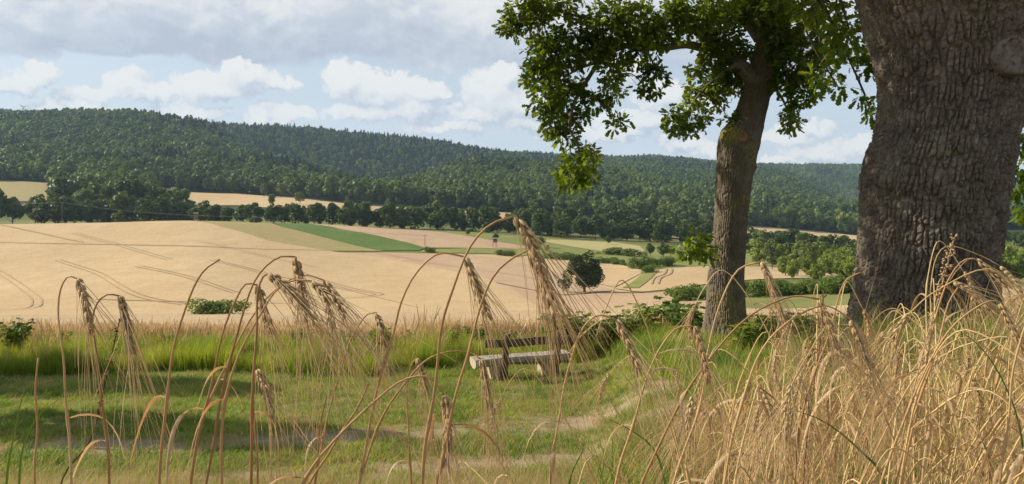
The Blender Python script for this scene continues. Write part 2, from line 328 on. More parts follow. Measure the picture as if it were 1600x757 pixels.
def ground_material():
    m, t = material('meadow_ground'); s = t.sep(t.pos); x, y = s[0], s[1]
    n1 = t.noise(t.pos, 0.9, 6, 0.6); n2 = t.noise(t.pos, 7.0, 5, 0.65); n3 = t.noise(t.pos, 0.02, 4)
    near = t.mix(t.step(n1, 0.38, 0.62), C4((0.09, 0.14, 0.03)), C4((0.20, 0.235, 0.06)))
    near = t.mix(t.math('MULTIPLY', t.step(n2, 0.4, 0.65), 0.6), near, C4((0.28, 0.22, 0.12)))
    # two worn wheel lanes of the farm track, bending slightly
    yc = t.math('ADD', 9.9, t.math('ADD', t.math('MULTIPLY', x, 0.16), t.math('MULTIPLY', t.math('SINE', t.math('MULTIPLY', x, 0.35)), 0.3)))
    d = t.math('SUBTRACT', y, yc)
    la = t.step(t.math('ABSOLUTE', t.math('SUBTRACT', d, 0.95)), 0.85, 0.15); lb = t.step(t.math('ABSOLUTE', t.math('ADD', d, 0.95)), 0.65, 0.15)
    lane = t.math('MULTIPLY', t.math('MAXIMUM', la, lb), t.step(t.noise(t.pos, 1.4, 7, 0.75), 0.34, 0.54))
    near = t.mix(lane, near, t.mix(n2, C4((0.42, 0.33, 0.23)), C4((0.30, 0.23, 0.155))))
    barley = t.step(t.math('ADD', y, t.math('MULTIPLY', n1, 1.0)), 4.2, 3.2)
    near = t.mix(barley, near, t.mix(n2, C4((0.17, 0.12, 0.075)), C4((0.30, 0.22, 0.13))))
    mid = t.mix(t.step(n3, 0.35, 0.65), C4((0.12, 0.155, 0.045)), C4((0.20, 0.20, 0.07)))
    tan = t.math('MULTIPLY', t.step(y, 40, 60), t.step(y, 300, 230)); tan = t.math('MULTIPLY', tan, t.step(t.math('DIVIDE', x, y), 0.19, 0.17))
    mid = t.mix(tan, mid, C4((0.44, 0.33, 0.21)))
    col = t.mix(t.step(y, 22, 30), near, mid)
    col = t.mix(t.step(y, 520, 640), col, C4((0.035, 0.060, 0.022)))
    finish(t, col, 0.95, 0.1, bump=t.noise(t.pos, 22, 6, 0.7), bstr=0.7, bdist=0.04); return m
M['ground'] = ground_material()

# ------------------------------------------------------------------ ground sheet
tt = np.concatenate([np.linspace(-9, -0.9, 40)[:-1], np.linspace(-0.9, 0.9, 340), np.linspace(0.9, 9, 40)[1:]])
ss = np.concatenate([[-60, -20, -6, -2, 0, 1, 2], np.exp(np.linspace(math.log(3), math.log(5900), 320))])
TT, YY = np.meshgrid(tt, ss); XX = TT*np.maximum(YY, 3.0); ZZ = ground_z(XX, YY)
nr, nc = TT.shape; idx = np.arange(nr*nc).reshape(nr, nc)
Q = np.stack([idx[:-1, :-1], idx[:-1, 1:], idx[1:, 1:], idx[1:, :-1]], -1).reshape(-1, 4)
tag(obj('ground', mesh('ground', np.stack([XX, YY, ZZ], -1), Q, M['ground'], True)), kind='structure')

# ------------------------------------------------------------------ fields, laid as sheets over the ground
def sheet(name, poly, mat, off, world_xy=False, step=(0.012, 0.03), kind='structure', label=None, cat=None, d0=22.0):
    """poly: corners seen on the land, dropped onto the terrain, or (bearing, distance) when world_xy"""
    loop = []
    pts = [(((p[0]-800)/F0), math.log(p[1])) for p in poly] if world_xy else [((p[0]-800)/F0, math.log(p[2] if len(p) > 2 else hit(p[0], p[1], d0))) for p in poly]
    n = len(pts)
    for i in range(n):
        a = np.array(pts[i]); b = np.array(pts[(i+1) % n]); k = max(1, int(max(abs(a-b)[0]/step[0], abs(a-b)[1]/step[1])))
        for j in range(k): loop.append(a+(b-a)*j/k)
    loop = np.array(loop); lo = loop.min(0); hi = loop.max(0)
    ga, gb = np.meshgrid(np.arange(lo[0]+step[0]/2, hi[0], step[0]), np.arange(lo[1]+step[1]/2, hi[1], step[1]))
    gp = np.stack([ga.ravel(), gb.ravel()], 1)
    ins = np.zeros(len(gp), bool); md = np.full(len(gp), 9.0)
    for i in range(len(loop)):
        a = loop[i]; b = loop[(i+1) % len(loop)]
        c = ((a[1] > gp[:, 1]) != (b[1] > gp[:, 1])) & (gp[:, 0] < (b[0]-a[0])*(gp[:, 1]-a[1])/(b[1]-a[1]+1e-12)+a[0]); ins ^= c
        md = np.minimum(md, np.hypot((gp[:, 0]-a[0])/step[0], (gp[:, 1]-a[1])/step[1]))
    gp = gp[ins & (md > 0.4)]
    vs = [Vector((float(p[0]), float(p[1])*0.4)) for p in np.vstack([loop, gp])]
    L = len(loop)
    vo, _, fo, *_r = geometry.delaunay_2d_cdt(vs, [(i, (i+1) % L) for i in range(L)], [list(range(L))], 1, 1e-7)
    v = np.array([(p.x, p.y/0.4) for p in vo]); yy = np.exp(v[:, 1]); xx = v[:, 0]*yy
    zz = ground_z(xx, yy)+(off(xx, yy) if callable(off) else off*(0.12+yy*0.0016))
    o = obj(name, mesh(name, np.stack([xx, yy, zz], 1), [list(f) for f in fo], mat, True))
    return tag(o, label, cat, None, kind)
def crop_mat(name, a, b, c=None, s=0.02, fine=1.2, k=0.45):
    m, t = material(name)
    n1 = t.noise(t.vec('MULTIPLY', t.pos, (1, 0.35, 0.35)), s, 5, 0.6); n2 = t.noise(t.vec('MULTIPLY', t.pos, (1, 0.5, 0.5)), s*8, 4, 0.6); n3 = t.noise(t.pos, fine, 4, 0.7)
    col = t.mix(t.step(n1, 0.3, 0.7), C4(a), C4(b)); col = t.mix(t.math('MULTIPLY', t.step(n2, 0.35, 0.7), 0.5), col, C4(c or b))
    rw = t.noise(t.vec('MULTIPLY', t.pos, (0.12, 2.2, 0.0)), 0.5, 3, 0.6); col = t.mix(t.math('MULTIPLY', t.step(rw, 0.42, 0.66), 0.30), col, t.mix(1.0, col, C4((0.70, 0.68, 0.60)), 'MULTIPLY'))
    col = t.mix(t.math('MULTIPLY', t.step(n3, 0.4, 0.68), k), col, t.mix(1.0, col, C4((0.62, 0.58, 0.52)), 'MULTIPLY'))
    finish(t, col, 0.95, 0.1, bump=t.noise(t.pos, fine*2, 5, 0.75), bstr=0.6, bdist=0.15); return m
M['f_wheat'] = crop_mat('wheat_crop', (0.485, 0.365, 0.210), (0.555, 0.43, 0.262), (0.44, 0.325, 0.18))
M['f_near'] = crop_mat('near_wheat_crop', (0.48, 0.365, 0.225), (0.56, 0.44, 0.285), (0.43, 0.32, 0.19), 0.05, 1.7, 0.95)
M['f_stub'] = crop_mat('stubble', (0.43, 0.305, 0.20), (0.50, 0.37, 0.25), (0.40, 0.29, 0.17))
M['f_mixed'] = crop_mat('thin_crop', (0.33, 0.27, 0.13), (0.28, 0.28, 0.10), (0.40, 0.31, 0.17), 0.03)
M['f_beet'] = crop_mat('beet_crop', (0.095, 0.16, 0.036), (0.13, 0.20, 0.048), (0.085, 0.14, 0.034), 0.04, 0.6)
M['f_green'] = crop_mat('meadow_green', (0.19, 0.225, 0.065), (0.26, 0.275, 0.085), (0.17, 0.19, 0.06), 0.03)
M['f_pale'] = crop_mat('pale_hay', (0.40, 0.37, 0.17), (0.46, 0.40, 0.21), (0.33, 0.34, 0.12), 0.03)
M['f_dark'] = crop_mat('forest_floor', (0.030, 0.050, 0.018), (0.04, 0.06, 0.02))
M['f_rut'] = crop_mat('wheel_rut', (0.37, 0.275, 0.16), (0.42, 0.31, 0.18), None, 0.05)
def near_off(x, y):
    k = np.clip((y-21.5)/3, 0, 1); return 0.02+0.40*k+(fbm(x/0.7, y/0.7, 3, 3)-0.45)*0.35*np.clip(1-y/90, 0, 1)+0.0005*y
sheet('wheat_field', [(-500,21.5),(800,21.5),(1020,22),(1150,24),(1350,23),(2200,20),(2200,104),(1600,104),(1340,118),(1180,125),(1050,135),(800,140),(400,140),(-500,140)], M['f_near'], near_off, True, (0.010, 0.022))
BX = sheet('wheat_field', [(-500,150,445),(-500,0,138),(0,0,138),(400,0,138),(700,0,139),(860,0,139),(770,440),(700,424),(600,404),(510,393),(420,378),(380,365),(345,356),(310,343.5,392),(250,346,400),(150,350,412),(0,354,420)], M['f_wheat'], 0.55)
sheet('thin_crop_field', [(310,344,393),(345,356),(380,365),(420,378),(510,393),(600,393.5),(560,386),(500,371),(440,356),(405,346,432),(350,344,415)], M['f_mixed'], 0.40)
sheet('beet_field', [(415,346,440),(440,356),(500,371),(560,386),(600,393),(655,393),(664,389),(640,381),(590,370),(530,359),(480,349,455),(440,345,448)], M['f_beet'], 0.46)
sheet('stubble_field', [(480,349,455),(530,359),(590,370),(640,381),(664,389),(800,391),(835,389),(790,381),(740,372),(690,364),(640,358,455),(540,350,462)], M['f_stub'], 0.50)
sheet('tan_field', [(510,395),(600,406),(700,426),(770,442),(880,462),(960,455),(900,435),(850,420),(800,408),(720,398),(600,396)], M['f_stub'], 0.43)
sheet('straw_field', [(700,399),(800,409),(850,421),(900,436),(960,450),(1010,425),(960,412),(900,406),(800,400)], M['f_wheat'], 0.36)
sheet('meadow', [(650,396),(800,399),(900,405),(960,411),(1010,424),(1110,416),(1200,412),(1250,400),(1110,395),(1000,384,420),(900,374,448),(780,363,462),(700,362),(690,364),(740,372),(790,381),(835,390),(664,391)], M['f_green'], 0.30)
sheet('hay_meadow', [(830,376),(900,388),(985,400),(1010,396),(1000,386),(960,380),(880,372.5,445)], M['f_pale'], 0.52)
sheet('straw_field', [(960,452),(1000,458),(1060,452),(1110,444),(1200,437),(1335,434),(1335,428),(1200,418),(1110,417),(1040,421),(1012,425)], M['f_wheat'], 0.45)
sheet('stubble_field', [(860,0,139),(800,449),(880,464),(960,457),(1010,460),(1060,455),(1120,448),(1120,0,129),(1000,0,134)], M['f_stub'], 0.48)
sheet('grass_strip', [(972,452),(998,452),(1018,436),(1030,424),(1012,424),(992,440)], M['f_green'], 0.75)
for k_, (poly, mt) in enumerate([
    ([(-300,318),(0,316),(60,316),(110,312),(110,290),(0,283),(-300,284)], M['f_mixed']),
    ([(240,318),(300,322),(370,322),(420,326),(520,330),(560,334),(560,322),(500,315),(440,309),(370,304),(270,300),(240,300)], M['f_wheat']),
    ([(560,335),(640,340),(720,344),(720,332),(640,326),(560,322)], M['f_stub']),
    ([(720,345),(800,348),(905,350),(905,340),(800,334),(720,331)], M['f_wheat']),
    ([(1040,372),(1110,378),(1160,379),(1240,386),(1345,392),(1345,370),(1280,362),(1200,356),(1110,350),(1045,347)], M['f_wheat'])]):
    sheet('far_field', [(a, b) for a, b in poly], mt, 0.5, d0=520.0, step=(0.008, 0.014))
# wheel tracks (tramlines) pressed into the wheat
def rut(path, wid=0.36, gap=1.9, two=True, off=0.72):
    d = [hit(a, b, 60.0) for a, b in path]; P = np.array([((a-800)/F0*k, k, 0) for (a, b), k in zip(path, d)])
    P = spline(P, 60) if len(path) > 2 else P[0]+(P[1]-P[0])*np.linspace(0, 1, 60)[:, None]
    T = np.gradient(P[:, :2], axis=0); T /= np.linalg.norm(T, axis=1)[:, None]; N = np.stack([-T[:, 1], T[:, 0]], 1)
    V = []; Fc = []
    for s_ in ((-gap/2, gap/2) if two else (0,)):
        a = P[:, :2]+N*(s_-wid/2); b = P[:, :2]+N*(s_+wid/2); o_ = len(V)
        for q in range(60):
            for e in (a[q], b[q]): V.append((e[0], e[1], gz(e[0], e[1])+off*(0.12+e[1]*0.0016)+0.06))
        Fc += [(o_+2*q, o_+2*q+1, o_+2*q+3, o_+2*q+2) for q in range(59)]
    tag(obj('wheel_track', mesh('wheel_track', V, Fc, M['f_rut'])), kind='structure')
rut([(-60,395),(0,428),(40,455),(58,474),(40,484),(-40,488)]); rut([(90,408),(150,428),(230,468),(290,478)]); rut([(215,418),(290,434),(370,460)])
rut([(-60,381),(150,384),(330,388),(510,393)], 0.9, two=False); rut([(-60,344.5),(20,357),(70,368),(130,381)], 1.1, two=False)
rut([(330,408),(420,432),(500,470)]); rut([(470,428),(560,456),(592,462),(570,466),(480,470)]); rut([(1023,446),(1028,436),(1042,430),(1046,422)], 0.6)
for k in (1, 3, 6): rut([(20+95*k,360+6*k),(70+105*k,375+7*k),(150+115*k,402+6*k)], 0.25)
rut([(150,470),(300,474),(470,476)], 0.8, two=False)

# ------------------------------------------------------------------ scattering (for what nobody could count)
def scatter(name, pts, rots, scl, idx, protos, label, cat):
    coll = bpy.data.collections.new(name+'_kinds')
    for p in protos: coll.objects.link(p)
    me = bpy.data.meshes.new(name); pts = np.asarray(pts, np.float32); n = len(pts)
    me.vertices.add(n); me.vertices.foreach_set('co', pts.ravel())
    me.attributes.new('rot', 'FLOAT_VECTOR', 'POINT').data.foreach_set('vector', np.asarray(rots, np.float32).ravel())
    me.attributes.new('scl', 'FLOAT_VECTOR', 'POINT').data.foreach_set('vector', np.asarray(scl, np.float32).ravel())
    me.attributes.new('idx', 'INT', 'POINT').data.foreach_set('value', np.asarray(idx, np.int32))
    ng = bpy.data.node_groups.new(name, 'GeometryNodeTree')
    ng.interface.new_socket('Geometry', in_out='INPUT', socket_type='NodeSocketGeometry'); ng.interface.new_socket('Geometry', in_out='OUTPUT', socket_type='NodeSocketGeometry')
    q = NT(ng); a = q.new('NodeGroupInput'); b = q.new('NodeGroupOutput'); ip = q.new('GeometryNodeInstanceOnPoints'); ci = q.new('GeometryNodeCollectionInfo')
    ci.inputs['Collection'].default_value = coll; ci.inputs['Separate Children'].default_value = True; ci.inputs['Reset Children'].default_value = True
    def na(nm, dt):
        nd = q.new('GeometryNodeInputNamedAttribute', data_type=dt); nd.inputs['Name'].default_value = nm; return nd.outputs[0]
    e2r = q.new('FunctionNodeEulerToRotation'); q.l.new(na('rot', 'FLOAT_VECTOR'), e2r.inputs[0])
    q.l.new(a.outputs[0], ip.inputs['Points']); q.l.new(ci.outputs[0], ip.inputs['Instance']); ip.inputs['Pick Instance'].default_value = True
    q.l.new(na('idx', 'INT'), ip.inputs['Instance Index']); q.l.new(e2r.outputs[0], ip.inputs['Rotation']); q.l.new(na('scl', 'FLOAT_VECTOR'), ip.inputs['Scale'])
    q.l.new(ip.outputs[0], b.inputs[0])
    o = obj(name, me); md = o.modifiers.new('scatter', 'NODES'); md.node_group = ng
    return tag(o, label, cat, None, 'stuff')

# ------------------------------------------------------------------ far and middle trees
def cards(rng, clumps, n, size, up=0.25, flat=0.55):
    """small leaf faces spread over clumps (x,y,z,r); each a bent diamond"""
    cl = np.array(clumps); p = cl[:, 3]**2; k = rng.choice(len(cl), n, p=p/p.sum())
    u = rng.normal(size=(n, 3)); u[:, 2] += up; u /= np.linalg.norm(u, axis=1)[:, None]
    rr = cl[k, 3]*(0.55+0.5*rng.random(n)**0.6); C = cl[k, :3]+u*rr[:, None]
    nn = u+flat*rng.normal(size=(n, 3)); nn /= np.linalg.norm(nn, axis=1)[:, None]
    a = np.cross(nn, rng.normal(size=(n, 3))); a /= np.linalg.norm(a, axis=1)[:, None]; b = np.cross(nn, a)
    s = (size*(0.6+0.8*rng.random(n)))[:, None]
    V = np.stack([C-a*s, C-b*s*0.6+nn*s*0.15, C+a*s, C+b*s*0.6+nn*s*0.15], 1)
    return V.reshape(-1, 3), np.arange(4*n).reshape(n, 4)
def crown_clumps(rng, h, rx, base, n, taper=0.0):
    out = []; cz = (base+h)/2; rz = (h-base)/2
    for i in range(n):
        while True:
            p = rng.uniform(-1, 1, 3); q = np.linalg.norm(p)
            if 0.25 < q < 0.95: break
        wv = 1-taper*max(0, p[2]); r = rx*rng.uniform(0.22, 0.40)
        out.append((p[0]*(rx-r*0.6)*wv, p[1]*(rx-r*0.6)*wv, cz+p[2]*(rz-r*0.5), r))
    out.append((0, 0, cz, rx*0.5)); return out
def trunk_mesh(rng, h, r, base, rx):
    mb = MB(); top = base+(h-base)*0.7
    mb.tube([(0, 0, -1.0), (0, 0, 0.0), (0.1*r, 0, base*0.6), (rng.normal()*r, rng.normal()*r, base+(h-base)*0.3), (rng.normal()*r*2, rng.normal()*r*2, top)], [r*1.5, r*1.25, r, r*0.7, r*0.2], 7)
    for i in range(6):
        a = rng.uniform(0, 6.28); z0 = base+(h-base)*rng.uniform(0.0, 0.35); d = rx*rng.uniform(0.5, 0.85)
        mb.tube([(0, 0, z0), (math.cos(a)*d*0.5, math.sin(a)*d*0.5, z0+d*0.35), (math.cos(a)*d, math.sin(a)*d, z0+d*0.8)], [r*0.5, r*0.3, r*0.08], 5)
    return mb.mesh('trunk', M['bark_far'])
def tree_proto(seed, h, rx, base, nclump, ncard, size, mat, taper=0.2, r=0.3):
    rng = np.random.default_rng(seed); cl = crown_clumps(rng, h, rx, base, nclump, taper); V, Fc = cards(rng, cl, ncard, size)
    return mesh('crown', V, Fc, mat), trunk_mesh(rng, h, r, base, rx), h
def conifer_mesh(seed, h, r, n, size, mat):
    rng = np.random.default_rng(seed); z = h*(0.1+0.9*(1-np.sqrt(rng.random(n)))); a = rng.uniform(0, 6.28, n)
    rr = r*(1-z/h)*(0.7+0.4*np.sin(z*3+a*2))*(0.45+0.6*rng.random(n)**0.5)+0.1
    C = np.stack([np.cos(a)*rr, np.sin(a)*rr, z-rr*0.25], 1); o_ = np.stack([np.cos(a), np.sin(a), np.full(n, -0.35)], 1)
    s_ = np.stack([-np.sin(a), np.cos(a), np.zeros(n)], 1)+0.3*rng.normal(size=(n, 3)); k = (size*(0.7+0.6*rng.random(n)))[:, None]
    V = np.stack([C-o_*k*0.8, C-s_*k*0.5, C+o_*k, C+s_*k*0.5], 1)
    return mesh('crown', V.reshape(-1, 3), np.arange(4*n).reshape(n, 4), mat)
PT = {}
for i in range(5): PT['dark%d' % i] = tree_proto(10+i, 16, 6.6, 0.2, 24, 1700, 0.76, M['belt_dark'])
for i in range(4): PT['light%d' % i] = tree_proto(30+i, 14, 4.6, 1.4, 22, 1300, 0.64, M['belt_light'], 0.3, 0.22)
for i in range(3): PT['bright%d' % i] = tree_proto(50+i, 11, 5.0, 0.8, 20, 1700, 0.5, M['bright_bush'], 0.2, 0.2)
rng = np.random.default_rng(71); cl = crown_clumps(rng, 10, 4.9, 1.2, 40, 0.25)+[(x+rng.normal()*0.3, rng.normal()*1.2, z+rng.normal()*0.3, r) for x, z, r in ((-4.6, 3.2, 1.4), (-5.6, 2.2, 1.2), (-5.2, 1.4, 1.0), (-3.8, 4.6, 1.5), (3.6, 2.6, 1.3), (4.4, 4.2, 1.3), (4.0, 5.6, 1.2), (1.0, 9.3, 1.4), (-1.6, 8.6, 1.4), (3.0, 7.6, 1.3))]
V, Fc = cards(rng, cl, 11000, 0.25); PT['lone'] = (mesh('crown', V, Fc, M['lone_leaf']), trunk_mesh(rng, 10, 0.34, 1.3, 5.0), 10)
for i in range(3): PT['orchard%d' % i] = tree_proto(80+i, 6.5, 2.9, 1.3, 16, 1900, 0.24, M['belt_dark'] if i else M['belt_light'], 0.1, 0.16)
for i in range(4):
    rng = np.random.default_rng(90+i); cl = [(rng.uniform(-1, 1)*2.2, rng.uniform(-1, 1)*0.9, rng.uniform(0.3, 1.3), rng.uniform(0.5, 0.95)) for _ in range(14)]
    V, Fc = cards(rng, cl, 2200, 0.13); PT['shrub%d' % i] = (mesh('crown', V, Fc, M['bush']), None, 2.0)
def put_tree(kind, x, y, h, name, label, group, cat='tree', sx=1.0, sink=0.0):
    cr, tr, h0 = PT[kind]; s = h/h0; rz = random.uniform(0, 6.28)
    e = empty(name, (x, y, gz(x, y)-sink), rz); e.scale = (s*sx, s*sx, s); tag(e, label, cat, group)
    if tr: obj('trunk', tr, e)
    obj('crown', cr, e); return e
random.seed(4)
def belt(px0, px1, d0, d1, n, kinds, h0, h1, name, label, group, sx=1.0):
    for i in range(n):
        px = px0+(px1-px0)*(i+random.uniform(0.1, 0.9))/n; d = random.uniform(d0, d1); hk = 1.3 if px < 310 else 1.06; kd = random.choice(kinds); hh = random.uniform(h0, h1)
        put_tree(kd, (px-800)/F0*d, d, hh*hk, name, ('tall ' if hh > (h0+h1)/2 else 'lower ')+(label.replace('dark', 'pale green') if kd[0] == 'l' and 'dark' in label else label), group, sx=sx*random.uniform(0.85, 1.2))
DK = ['dark%d' % i for i in range(5)]; LT = ['light%d' % i for i in range(4)]; BR = ['bright%d' % i for i in range(3)]
G1 = 'trees of the belt behind the golden wheat crest'; L1 = 'dense dark broadleaf tree in the belt behind the golden wheat crest'
belt(-60, 60, 470, 500, 5, DK, 11, 17, 'broadleaf_tree', L1, G1); belt(60, 320, 475, 520, 15, DK, 12, 18, 'broadleaf_tree', L1, G1, 1.15)
belt(100, 300, 540, 600, 9, DK+LT, 17, 25, 'broadleaf_tree', L1, G1, 1.2)
G2 = 'trees of the belt behind the beet strip'; L2 = 'dark round broadleaf tree in the belt behind the green beet strip'
belt(320, 560, 470, 510, 15, DK, 10, 14, 'broadleaf_tree', L2, G2, 1.1); belt(540, 660, 475, 520, 8, DK, 12, 17, 'broadleaf_tree', L2, G2, 1.1)
G3 = 'trees of the belt behind the green meadow'; L3 = 'dark broadleaf tree in the belt behind the bright green meadow'
belt(660, 900, 478, 530, 17, DK, 13, 18, 'broadleaf_tree', L3, G3, 1.1); belt(800, 1110, 520, 600, 17, DK+LT[:1], 14, 20, 'broadleaf_tree', L3, G3, 1.15)
belt(900, 1110, 485, 520, 12, DK, 11, 16, 'broadleaf_tree', L3, G3, 1.15); belt(1160, 1260, 420, 520, 10, DK, 11, 15, 'broadleaf_tree', L3, G3, 1.1)
G4 = 'pale trees along the far lane below the wooded hill'; L4 = 'pale green slender tree along the far lane at the foot of the wooded hill'
belt(-40, 95, 915, 935, 10, LT, 15, 20, 'roadside_tree', L4, G4, 0.9); belt(120, 240, 680, 730, 8, LT, 16, 22, 'roadside_tree', L4, G4); belt(250, 390, 900, 925, 11, LT, 15, 20, 'roadside_tree', L4, G4, 0.8)
belt(400, 760, 800, 830, 16, LT, 13, 20, 'roadside_tree', L4, G4, 0.9); belt(760, 1110, 768, 800, 20, LT+DK[:2], 12, 19, 'roadside_tree', L4, G4, 0.9)
belt(400, 700, 640, 700, 5, LT, 10, 15, 'roadside_tree', 'pale green tree standing before the narrow far stubble strip', 'pale trees before the far stubble strip', 0.9)
belt(1160, 1345, 805, 825, 9, LT, 8, 13, 'roadside_tree', 'small tree on the upper edge of the far golden field', 'trees above the far golden field')
G5 = 'trees of the sunlit grove beyond the slim oak'; L5 = 'sunlit yellow green tree in the grove between the two oak trunks'
belt(1175, 1345, 380, 460, 16, DK+LT, 10, 14, 'grove_tree', L5, G5); belt(1180, 1345, 280, 360, 14, LT+BR, 8, 12, 'grove_tree', L5, G5); belt(1225, 1345, 210, 260, 9, BR, 5, 8, 'grove_tree', L5, G5)
belt(1545, 1640, 190, 330, 12, BR, 7, 12, 'grove_tree', 'sunlit yellow green tree right of the thick oak trunk', 'sunlit trees right of the thick oak trunk')
belt(1560, 1680, 480, 560, 7, DK, 10, 14, 'broadleaf_tree', 'dark tree at the hill foot right of the thick oak trunk', 'dark trees right of the thick oak trunk')
# single trees and bushes in the fields
def single(kind, px, py, h, name, label, cat='tree', sx=1.0, group=None, dmin=60.0):
    d = hit(px, py, dmin); return put_tree(kind, (px-800)/F0*d, d, h, name, label, group, cat, sx)
single('lone', 913, 458, 10.2, 'lone_tree', 'dark bushy lone tree leaning over the stubble field, low branches at its left').rotation_euler.z = 0.0
for px, py, h in ((823, 389, 6.8), (844, 387, 6.5), (950, 383, 5.2), (1016, 401, 6.0), (1037, 405, 7.0), (1048, 402, 6.0), (1085, 404, 7.5)):
    single('orchard%d' % random.randrange(3), px, py, h, 'orchard_tree', 'small round orchard tree standing on the green meadow', group='orchard trees on the green meadow')
for px, py, h in ((731, 369, 3.6), (774, 378, 4.2), (633, 357, 6.5), (855, 394, 3.2)):
    single('orchard%d' % random.randrange(3), px, py, h, 'sapling', 'small young tree beside the stubble field near the tree belt', group='young trees beside the stubble field')
single('shrub0', 350, 494, 3.3, 'field_bush', 'low wide green bush standing alone in the golden wheat', 'bush', 1.3).rotation_euler.z = 0.1
single('shrub1', 669, 395, 2.6, 'field_bush', 'small dark bush beside the wooden pole at the beet strip', 'bush', 0.9)
for px, py, h, s in ((785, 400, 2.6, 1.6), (880, 406, 3.0, 2.2), (978, 400, 3.4, 2.4), (955, 398, 3, 2), (1003, 420, 4.5, 0.9), (1030, 417, 3.5, 1.4), (1045, 416, 3.2, 1.2), (1012, 427, 2.6, 1.2), (945, 412, 2.6, 1.6), (965, 414, 2.4, 1.4)):
    single('shrub%d' % random.randrange(4), px, py, h, 'hedge_bush', 'low hedge bush on the green meadow near the orchard trees', 'bush', s, 'hedge bushes on the green meadow')
for px, py, h, s in ((1062, 471, 2.6, 1.4), (1085, 470, 3.2, 1.3), (1095, 466, 2.8, 1.4), (1175, 464, 3.6, 1.3), (1195, 463, 3.0, 1.5), (1225, 461, 2.6, 1.6), (1250, 460, 2.8, 1.6), (1280, 459, 2.6, 1.8), (1310, 458, 2.8, 1.8), (1335, 458, 3.0, 1.8)):
    e = single('shrub%d' % random.randrange(4), px, py, h, 'hedge_shrub', 'leafy green shrub in the low hedge behind the near wheat', 'shrub', s, 'shrubs of the hedge behind the near wheat')

for tx, ty, th, lb in ((-15.6, 16.5, 8.6, 'unseen young tree added left of the grass to cast a shadow band'), (-10.5, 12.1, 6.6, 'unseen slender young tree added nearer to cast a second shadow band')):  # both trees added out of view, narrow crowns throwing shadow bands over the track
    put_tree('orchard1', tx, ty, th, 'shadow_tree', lb, None, 'tree', 0.45)
# forest on the hills: tens of thousands of crowns, one mass
protos = []
for i in range(6):
    rng = np.random.default_rng(200+i); h = 15+rng.uniform(-2, 2); rx = rng.uniform(4.6, 6.0)
    V, Fc = cards(rng, crown_clumps(rng, h, rx, 2.0, 9, 0.15), 460, 1.05, 0.25, 0.32); protos.append(obj('f%02d' % i, mesh('crown', V, Fc, M['forest']), link=False))
for i in range(2): protos.append(obj('g%02d' % i, conifer_mesh(300+i, 17, 3.3, 420, 1.4, M['spruce']), link=False))
rng = np.random.default_rng(1); n = 190000
yy = np.sqrt(rng.uniform(560**2, 3450**2, n)); xx = rng.uniform(-0.78, 0.78, n)*yy
keep = rng.random(n) < np.where(yy > 1900, 0.55, 1.0)*0.72; xx, yy = xx[keep], yy[keep]; px = 800+F0*xx/yy
edge = np.interp(px, [-200, 0, 60, 110, 240, 300, 370, 440, 500, 560, 640, 720, 800, 905, 1040, 1110, 1200, 1345, 1400, 1700], [915, 915, 905, 880, 900, 905, 885, 850, 815, 800, 815, 790, 790, 770, 775, 795, 815, 805, 780, 700])
inn = yy > edge+30*(fbm(xx/60, yy/60, 2, 8)-0.5)
gap = (yy > 575) & (yy < edge) & (px > 80) & (px < 240) & (yy > 620)
keep = inn | gap; xx, yy, px = xx[keep], yy[keep], px[keep]; zz = ground_z(xx, yy)
# leave out those far below the line of sight over nearer hills
PB = np.linspace(-200, 1800, 401); DB = np.exp(np.linspace(math.log(450), math.log(3500), 160)); pp, dd_ = np.meshgrid(PB, DB)
ang = ground_z((pp-800)/F0*dd_, dd_)/dd_; hor = np.maximum.accumulate(ang, 0)
hj = hor[np.clip(np.searchsorted(DB, yy*0.99)-1, 0, 159), np.clip(((px+200)/5).astype(int), 0, 400)]
vis = zz+28 > hj*yy; xx, yy, zz, px = xx[vis], yy[vis], zz[vis], px[vis]; n = len(xx)
conif = fbm(xx/230, yy/230, 3, 21)+0.17*np.clip((yy-1500)/400, 0, 1)*np.clip((px-280)/120, 0, 1)*(px < 900)  # more conifers on the back ridge, partly standing in for cloud shadow
kind = np.where((conif > 0.56) & (rng.random(n) < 0.55), 6+rng.integers(0, 2, n), rng.integers(0, 6, n))
s = 0.8+0.95*rng.random(n)**1.5
tag_f = scatter('forest', np.stack([xx, yy, zz-0.5], 1), np.stack([np.zeros(n), np.zeros(n), rng.uniform(0, 6.28, n)], 1), np.stack([s, s, s*rng.uniform(0.85, 1.15, n)], 1), kind, protos, 'dark green mixed forest covering the far hills', 'forest')
print('forest trees', n)

